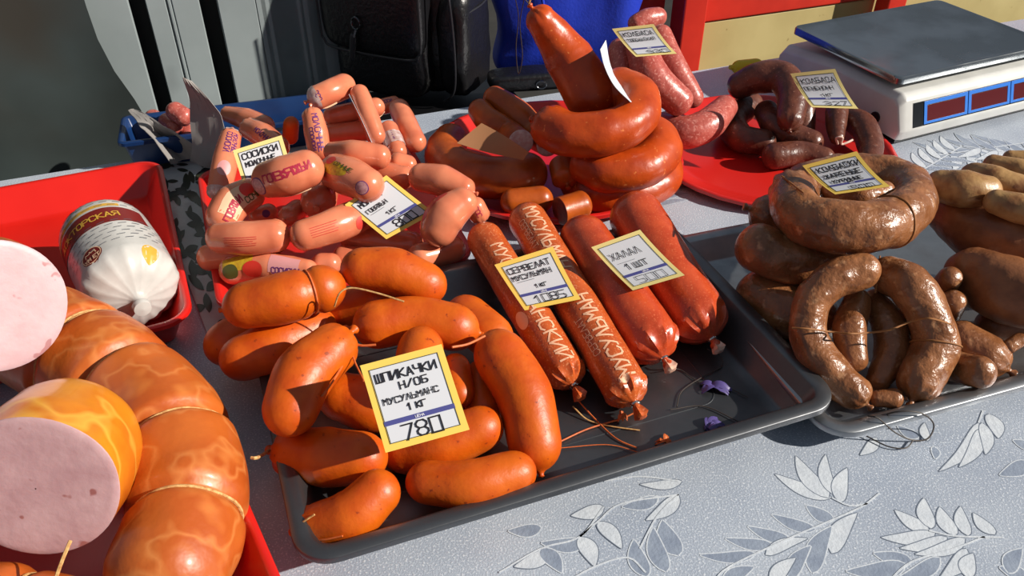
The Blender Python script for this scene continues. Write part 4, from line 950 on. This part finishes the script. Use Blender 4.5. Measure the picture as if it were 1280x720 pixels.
print_text(TB['F23'], OB['F23'], 'СОСИСКИ', .78, .2, .006, M['violet_print'], 0, .001, off=.0007)
def smallprint(key, t, th, ang=0, n=4, w=.022, m='red_print', wd=.0008, gap=.0028):
    mb = MB(); rnd = random.Random(n+len(key)); f = tubemap(TB[key], t, th, ang, .0004)
    lines = []
    for k in range(n):
        x = -w/2+rnd.uniform(0, .003); y = gap*(n/2-k)
        while x < w/2-.003:
            l = rnd.uniform(.002, .006); lines.append([(x, y), (min(x+l, w/2), y)]); x += l+.001
    ribbons(mb, lines, wd, f); return mb.build('printed_small_print', M[m], OB[key], smooth=False)
smallprint('F22', .22, .1, 0, 5, .03); blob(TB['F22'], OB['F22'], .72, .45, ell(.0085, .0085), M['red_print'], 'printed_emblem'); smallprint('F22', .98, -.1, 0, 3, .02)
smallprint('F21', .5, .25, 0, 5, .03, gap=.0024)
for key, t, th, h, ang, w_ in (('F10', .75, -.1, .0065, 0, 'МОЛОЧНЫЕ'), ('F3', .55, -.2, .0075, 0, 'МОЛОЧНЫЕ'), ('F11', .25, -.45, .006, 0, 'МОЛОЧНЫЕ'), ('F11', .25, .1, .007, 0, 'СОСИСКИ'), ('F3', .72, .35, .005, 0, 'СОСИСКИ'), ('F1', -.05, -.1, .006, PI/2, 'СОС'), ('F8', .6, -.2, .006, 0, 'СОСИС'), ('F5', .2, -.6, .005, 0, 'СОСИ'), ('F19', .4, .0, .006, 0, 'СОС')):
    print_text(TB[key], OB[key], w_, t, th, h, M['violet_print' if key != 'F19' else 'crimson_print'], ang, h*.17)
blob(TB['F11'], OB['F11'], .72, 0, ell(.010, .009), M['rose_print'], 'printed_picture'); blob(TB['F28'], OB['F28'], .6, 0, ell(.005, .005), M['violet_print'], 'printed_emblem')
blob(TB['F18'], OB['F18'], .42, -1.15, [(x*1.2, y) for x, y in ell(.014, .006)], M['red_print'], 'printed_splash'); blob(TB['F26'], OB['F26'], .9, .9, ell(.006, .006), M['rose_print'], 'printed_emblem')
# whitish film gathered at some ends
for key, t0_, t1_ in (('F11', 1.0, 1.35), ('F11', -.35, -.05), ('F1', -.5, -.05), ('F8', .35, .85)):
    T = TB[key]; mb = MB(); rows = []
    for j in range(7):
        t = t0_+(t1_-t0_)*j/6
        i0 = T.n0+t*(T.nb-1); i0 = min(max(i0, 2), len(T.P)-3); i = int(i0); f_ = i0-i
        rows.append([(T.grid[i][k]*(1-f_)+T.grid[i+1][k]*f_) + (T.grid[i][k]-T.P[i]).normalized()*(.0005+.0004*math.sin(k*2.1)) for k in range(T.n)])
    mb.grid(rows, 0, True); mb.build('film_band', M['white_film'], OB[key])
# pale seams of the casing
for key, th in (('F1', 1.5), ('F4', 1.5), ('F6', 1.5), ('F12', 1.75)):
    strand('casing_seam', [TB[key].surf(t, th, .0006) for t in (-.2, .1, .4, .7, 1.0, 1.2)], .0011, M['cream_print'], OB[key])
# strings
bandp('S1', .87, .0011, 'otwine', skew=.02)
strand('string', [TB['S12'].P[0], TB['S12'].surf(.1, .5, .001), TB['S12'].surf(.45, .55, .001)], .0009, M['otwine'], OB['S12'])
strand('string', [TB['S12'].P[0], TB['S12'].surf(-.1, -.3, .001), TB['S12'].surf(.15, -.5, .001)][:3], .0009, M['twine'], OB['S12'])
strand('string', [TB['S13'].P[0]+Vector((.004, 0, 0)), at(322, 572, .05), at(314, 572, .052)], .0016, M['twine'], OB['S13'])
def loose(label, pts, r, m, step=.003):
    mb = MB(); mb.tube(catmull([at(*p) for p in pts], step), r, 6); return tag(mb.build('loose_string', M[m]), label, 'string', 'loose strings among the sausages')
loose('pale string looping between the two topmost orange sausages', [(418, 383, .125), (425, 366, .14), (440, 360, .143), (470, 366, .140), (505, 377, .133)], .0009, 'twine')
loose('string from the tied orange sausage knot down behind the 780 card', [(440, 428, .10), (433, 448, .10), (415, 478, .10), (402, 496, .095)], .0010, 'otwine')
loose('second string from the tied knot running toward the 780 card corner', [(440, 428, .10), (442, 448, .10), (455, 476, .098)], .0010, 'otwine')
loose('string running from the bent sausage knot to the tied knot', [(441, 428, .10), (452, 432, .10), (470, 431, .10)], .0012, 'otwine')
loose('string joining the bent sausage to the long standing one', [(565, 434, .115), (585, 430, .11), (606, 420, .105)], .0012, 'otwine')
loose('orange thread lying on the tray floor beside the long standing sausage', [(700, 552, .006), (735, 536, .006), (775, 524, .006), (795, 515, .010)], .0009, 'otwine')
loose('pale thread trailing from the nearest cervelat clip across the tray floor', [(716, 508, .012), (735, 525, .006), (765, 533, .006), (800, 538, .006)], .0008, 'twine')
loose('second thread crossing by the cervelat tails', [(722, 500, .014), (745, 525, .007), (770, 548, .006), (796, 560, .006)], .0008, 'otwine')
loose('thin thread along the tray floor in front of the long sausage', [(700, 560, .006), (760, 556, .006), (800, 566, .006)], .0005, 'otwine')
loose('dark thread looping beside the farthest red salami tip', [(884, 436, .02), (900, 445, .012), (902, 458, .006), (880, 470, .006), (853, 488, .006), (846, 508, .006)], .0006, 'dtwine')
loose('dark thread stretched along the tray floor under the violet scraps', [(838, 512, .006), (880, 508, .006), (925, 528, .006)], .0006, 'dtwine')
loose('dark thread from the near red salami clip to the violet scrap', [(830, 462, .012), (850, 462, .006), (875, 478, .006), (900, 480, .006), (935, 497, .006)], .0005, 'dtwine')
loose('dark string curling over the rim of the second steel tray', [(1090, 524, .012), (1120, 515, .034), (1150, 516, .034), (1167, 530, .012), (1160, 548, .002), (1140, 550, .002), (1118, 540, .016), (1098, 523, .034), (1085, 520, .030)], .0008, 'dtwine')
loose('dark string hanging onto the tablecloth from the curled one', [(1083, 545, .0015), (1110, 558, .0015), (1132, 560, .0015), (1142, 550, .0015)], .0007, 'dtwine')
def scrap(label, u, v, m, s, seed, z=.0035):
    c = at(u, v, z); rnd = random.Random(seed); mb = MB()
    for k in range(5):
        a = rnd.uniform(0, 6.3); d = Vector((math.cos(a), math.sin(a), 0)); q = Vector((-d.y, d.x, 0)); l = s*rnd.uniform(.6, 1.2)
        rows = []
        for i in range(7):
            x = i/6; w_ = s*.22*math.sin(PI*(.12+.8*x)); h_ = .006*math.sin(PI*x)*rnd.uniform(.6, 1)
            rows.append([c + d*l*(x-.2) + q*w_*sg + Vector((0, 0, .001+h_+.0015*(sg > 0))) for sg in (-1, -.3, .3, 1)])
        mb.grid(rows); mb.grid([[p+Vector((0, 0, .0004)) for p in r] for r in rows], flip=True)
    return tag(mb.build('film_scrap', M[m]), label, 'scrap', 'scraps of film on the tray floor')
scrap('violet film scrap on the tray floor near the front wall', 885, 536, 'violet', .020, 1)
scrap('violet film scrap on the tray floor behind the other violet one', 890, 485, 'violet', .022, 2)
scrap('orange film scrap on the tray floor nearest the front wall', 832, 556, 'otwine', .013, 3)
scrap('orange twist of film on the tail of the long cervelat', 776, 523, 'otwine', .010, 4, .006)
scrap('clear film scrap beside the far end of the near cervelat', 582, 333, 'white_film', .014, 5, .02)
# ties on the big ring
g = TB['G1']
for t in (.37, .64, .87): bandp('G1', t, .0016, 'twine', skew=.012)
mb = MB()
for dt in (-.012, .006, .02): g.band(.17+dt, .0022, .015*(1 if dt < 0 else -1), 40, mb)
mb.build('rope_tie', M['twine'], OB['G1'])
bandp('G2', .7, .0016, 'twine')
loose('string hanging in front of the cut ham sausage', [(88, 676, .12), (82, 690, .118), (76, 705, .115), (70, 722, .11)], .0014, 'twine')
# strings on the fried rings
bandp('N1', .40, .0011, 'btwine', skew=.01)
strand('string', [TB['N1'].surf(.02, .2, .001), at(1003, 240, .17), at(996, 236, .165)], .0010, M['btwine'], OB['N1'])
loose('brown string tied across the leaning horseshoe and both inner sausages', [(990, 410, .085), (1010, 411, .088), (1040, 415, .078), (1062, 417, .084), (1085, 416, .08), (1113, 412, .088), (1138, 402, .094), (1162, 398, .108), (1190, 406, .095)], .0010, 'btwine')
loose('brown string hanging from the top ring to the inner sausages', [(1100, 320, .113), (1098, 342, .104), (1094, 366, .086)], .0010, 'btwine')
bandp('N8', .68, .0010, 'btwine'); 
T = TB['N11']; mb = MB(); e = at(1262, 433, .045)
mb2 = Tube([e, e+Vector((.012, .006, .004))], [.007, .008], 'r', 'p', 1, .002, 60, n=16); mb2.mesh().build('knotted_end', M['fried'], OB['N11'])
e = at(1106, 500, .02); Tube([e+Vector((-.006, .002, 0)), e+Vector((.008, 0, .002))], [.009, .010], 'p', 'p', 1, .002, 70, n=16).mesh().build('knotted_end', M['fried'], OB['N5'])
# white bow on the liver sausage
e = at(1047, 180, .035)
mb = MB(); mb.tube(catmull([e, e+Vector((-.006, -.004, .012)), e+Vector((.002, -.006, .014)), e+Vector((.004, -.004, .002)), e+Vector((.014, -.002, .004)), e+Vector((.022, .002, .006))], .002), .0017, 8); mb.build('string_bow', M['wtwine'], OB['L3'])
# threads of the upright red sausage
T = TB['R4']; e = T.P[0]
strand('string', [e, e+Vector((-.02, .0, .02)), at(648, 20, .22), at(645, 60, .17), at(648, 92, .13), at(653, 70, .16), at(650, 30, .21), e+Vector((-.006, -.002, .01))], .0007, M['dtwine'], OB['R4'])
strand('string', [e, e+Vector((.004, .002, .02)), e+Vector((-.01, .01, .06))], .0014, M['twine'], OB['R4'])
# the white salami chub
P3 = [at(133, 300, .057), at(147, 325, .057), at(163, 356, .057)]
r_ = 57*depth(P3[1])/F
T = Tube(P3, [r_*.97, r_, r_*.98], 'r', 'p', .62, .0004, 30, (), 16, .07, 48, 3, step=.003)
ch = T.mesh().build('salami_chub', M['casewhite'], angle=60); tag(ch, 'white printed salami chub with maroon band in the red tray', 'sausage')
Lc = T.length()
def cband(t0, t1, m, name, off=.0004, a0=-PI, a1=PI):
    mb = MB(); mb.grid([[T.surf(t0+(t1-t0)*j/4, a0+(a1-a0)*k/48, off) for k in range(49)] for j in range(5)]); return mb.build(name, M[m], ch)
cband(.16, .50, 'maroon', 'printed_band', a0=-1.05, a1=2.2); cband(.06, .12, 'gold', 'printed_stripe', a0=-.6, a1=2.2)
cband(-.62, -.46, 'maroon', 'printed_end_band')
print_text(T, ch, 'ДОКТОРСКАЯ', .33, .30, .011, M['gold'], PI/2, .0018, off=.0009, wf=.6)
def badge(t, th, s):
    b = blob(T, ch, t, th, ell(s, s), M['maroon'], 'printed_badge', PI/2); blob(T, ch, t, th, ell(s*.86, s*.86), M['tom' if False else 'maroon'], 'badge_ring', PI/2, .0007)
    mb = MB(); f = tubemap(T, t, th, PI/2, .0010); ribbons(mb, [[(s*.9*math.cos(a), s*.9*math.sin(a)) for a in [k*PI/16 for k in range(33)]]], s*.07, f); ribbons(mb, [[(-s*.5, s*.05), (-s*.45, s*.4), (-s*.1, s*.3), (0, s*.5), (s*.1, s*.3), (s*.45, s*.4), (s*.5, s*.05)]], s*.1, f)
    ls, xe = strokes('УМ ЕТ', 0, -s*.62, s*.42, .6); ribbons(mb, [[(x-xe/2, y) for x, y in pl] for pl in ls], s*.1, f); mb.build('badge_lettering', M['cream_print'], ch, smooth=False)
badge(.92, .42, .0135); badge(-.22, .62, .0125)
mb = MB(); rnd = random.Random(4); f = tubemap(T, .3, 0, PI/2, .0008)
lines = []
for j in range(14):
    y = .048-.0085*j
    if -.012 < y-.0 < .014: continue
    for k in range(9):
        x = -.06+.0145*k+(j % 2)*.007; lines.append([(x, y), (x+.008, y+.001)])
ribbons(mb, lines, .0010, f); mb.build('printed_small_print', M['grey_ink'], ch, smooth=False)
e = T.P[-1]; mb = MB(); mb.tube([e-T.T[-1]*.003+(T.N[-1]*math.cos(a)+T.T[-1].cross(T.N[-1])*math.sin(a))*.006 for a in [k*PI/6 for k in range(12)]], .002, 6, 0, True); mb.build('metal_clip', M['clip'], ch)
cb_ = blob(T, ch, 1.12, -.75, ell(.010, .013), M['gold'], 'printed_gold_label', PI/2)
# cut ham sausages
def cut_ham(label, c, axis, r, ln, skin, face, ky=1.0, seed=0, cap=.8):
    axis = Vector(axis).normalized(); c = Vector(c)
    T = Tube([c, c+axis*ln*.5, c+axis*ln], [r, r*1.02, r*.97], 'c', 'r', cap, .0012, 18, (), 10, .1, 56, seed, step=.004)
    o = T.mesh().build('ham_sausage', M[skin], angle=60); tag(o, label, 'sausage', 'cut ham sausages')
    row = T.grid[0]; p = T.P[0]; mb = MB(); rows = []
    for q, d in ((1, 0), (.995, .0008), (.97, .0016), (.9, .002), (.7, .0022), (.5, .0022), (.3, .0022), (.1, .0022), (.01, .0022)): rows.append([p+(v_-p)*q-axis*d for v_ in row])
    mb.grid(rows, 0, True); mb.build('cut_face', M[face], o); return T, o
cD = at(-6, 383, .176); cut_ham('cut half of a ham sausage with pale face, farther back on the ham ring', cD, (-.7, .62, -.32), 84*depth(cD)/F, .05, 'bigring', 'ham', seed=2)
cE = at(46, 609, .140); cut_ham('amber skinned cut ham sausage with greyish face inside the ham ring', cE, (-.12, .93, -.30), 99*depth(cE)/F, .058, 'amber', 'hamgrey', seed=5, cap=.85)
# ---------------------------------------------------------------- the price cards
def toward(p, up=.0, az=0):
    n = (CAM-p).normalized(); return (n + Vector((0, 0, up)) + Vector((az, 0, 0))).normalized()
c = at(517, 497, .132); price_card('price card reading 780 leaning on the orange smoked sausages', c, [(450, 457), (552, 430), (587, 537), (482, 566)],
  [('ШПИКАЧКИ', .13, .76, .105, .72, .3, 1.1), ('Н/ОБ', .38, .635, .09, .75, .4, 1.0), ('МУСУЛЬМАНС', .14, .50, .075, .72, .32, .8), ('1', .40, .385, .085, .5, .3, 1), ('КГ', .50, .385, .075, .7, .3, 1), ('780', .26, .075, .19, .70, .3, 1.25)], bend=.003, nrm=toward(c))
c = at(670, 346, .092); price_card('price card reading 1085 lying across the cervelat sticks', c, [(618, 331), (691, 308), (726, 374), (656, 388)],
  [('СЕРВЕЛАТ', .13, .74, .115, .72, .25, 1.0), ('МУСУЛЬМАН', .13, .60, .10, .66, .3, .9), ('1', .42, .385, .08, .5, .3, .9), ('КГ', .50, .385, .07, .8, .3, .9), ('1085', .28, .10, .155, .85, .2, .9)], bend=.006, nrm=toward(c, .25))
c = at(796, 324, .108); price_card('price card for halal salami at 500 lying on the red chubs', c, [(739, 309), (800, 287), (856, 344), (791, 363)],
  [('ХАЛАЛ', .16, .64, .14, .62, .28, .75), ('1', .27, .40, .14, .5, .3, 1), ('ШТ', .42, .40, .12, .9, .25, 1), ('500', .24, .095, .16, .85, .3, .6)], bend=.007, nrm=toward(c, .35), edge='yel2')
c = at(492, 259, .106); price_card('price card reading 800 tucked among the fat frankfurters', c, [(431, 256), (483, 219), (543, 266), (483, 299)],
  [('МОЛЬКИ', .16, .76, .10, .66, .26, 1.0), ('ГОВЯЖЬН', .16, .60, .085, .62, .26, .8), ('1КГ', .40, .39, .08, .8, .3, .8), ('800', .34, .085, .18, .66, .3, 1.2)], bend=.003, nrm=toward(c, .2))
c = at(328, 203, .128); price_card('price card for soft milk sausages standing in the frankfurter heap', c, [(291, 188), (352, 169), (368, 222), (307, 240)],
  [('СОСИСКИ', .14, .72, .15, .7, .28, 1.2), ('МОЛОЧНЫЕ', .16, .54, .12, .66, .25, 1.1)], bend=.001, nrm=toward(c, .1), edge='yel2')
c = at(803, 50, .19); price_card('price card standing above the pink raw sausages', c, [(765, 36), (817, 30), (846, 67), (795, 71)],
  [('КОЛБАСА', .15, .72, .13, .7, .35, .9), ('ТОБОЛЬСКАЯ', .14, .55, .10, .62, .3, .7), ('930', .38, .09, .14, 1.1, .35, .8)], bend=.006, nrm=toward(c, .5), edge='yel2')
c = at(1028, 113, .135); price_card('price card for liver sausage in front of the scale', c, [(988, 92), (1044, 86), (1073, 136), (1015, 134)],
  [('КОЛБАСА', .14, .72, .13, .7, .28, .9), ('ПЕЧЕНОЧН', .12, .54, .105, .66, .25, .8), ('1КГ', .42, .36, .08, .9, .3, .8), ('327', .36, .09, .13, 1.1, .35, .8)], bend=.008, nrm=toward(c, .5), edge='yel2')
c = at(1060, 218, .182); price_card('price card for fried chicken sausages on top of the fried ring', c, [(1003, 207), (1071, 189), (1113, 233), (1044, 243)],
  [('КОЛБАСКИ', .15, .71, .14, .7, .25, 1.0), ('ЖАРЕНЫЕ', .17, .52, .13, .72, .3, 1.0), ('КУРИНЫЕ', .22, .36, .10, .74, .3, .9), ('1КГ', .44, .315, .05, .9, .3, .7), ('500', .4, .09, .12, 1.1, .35, .8)], bend=.007, nrm=toward(c, .5))
# curled card seen on edge
def strip_card(name, label, L0, L1, m1, m2, cat='price card'):
    A = [catmull(L, .004) for L in (L0, L1)]; n = min(map(len, A)); n = 20
    g = [[a[int(i*(len(a)-1)/n)] for i in range(n+1)] for a in A]
    rows = [[g[0][i]*(1-k/6)+g[1][i]*k/6 for k in range(7)] for i in range(n+1)]
    mb = MB(); nn = []
    h = [[rows[i][k] + ((rows[min(i+1, n)][k]-rows[max(i-1, 0)][k]).cross(rows[i][6]-rows[i][0])).normalized()*.0005 for k in range(7)] for i in range(n+1)]
    mb.grid(rows, 0); mb.grid(h, 1, flip=True)
    per = lambda G: G[0] + [r[-1] for r in G[1:]] + G[-1][-2::-1] + [r[0] for r in G[-2:0:-1]]
    mb.grid([per(rows)+[per(rows)[0]], per(h)+[per(h)[0]]], 0); mb.keep = True
    return tag(mb.build(name, [m1, m2]), label, cat, 'handwritten price cards'), rows
o_, rows = strip_card('price_card', 'curled price card seen almost edge-on beside the upright red sausage',
  [at(750, 62, .215), at(756, 85, .20), at(768, 108, .188), at(788, 128, .176)], [at(757, 50, .19), at(763, 82, .178), at(776, 107, .168), at(791, 127, .158)], M['card'], M['card'])
o_, rows = strip_card('price_card', 'brown price card turned away, standing on the brown smoked ring',
  [at(571, 179, .105), at(600, 188, .098), at(630, 195, .092), at(654, 200, .088)], [at(602, 154, .125), at(626, 167, .118), at(645, 179, .11), at(661, 190, .10)], M['brownback'], M['brownback'])
o_, rows = strip_card('price_card', 'price card seen edge-on as a thin white line behind the hanging frankfurter link',
  [at(436, 118, .150), at(452, 150, .128), at(467, 184, .10)], [at(438, 118, .12), at(454, 150, .10), at(469, 183, .075)], M['card'], M['card'])
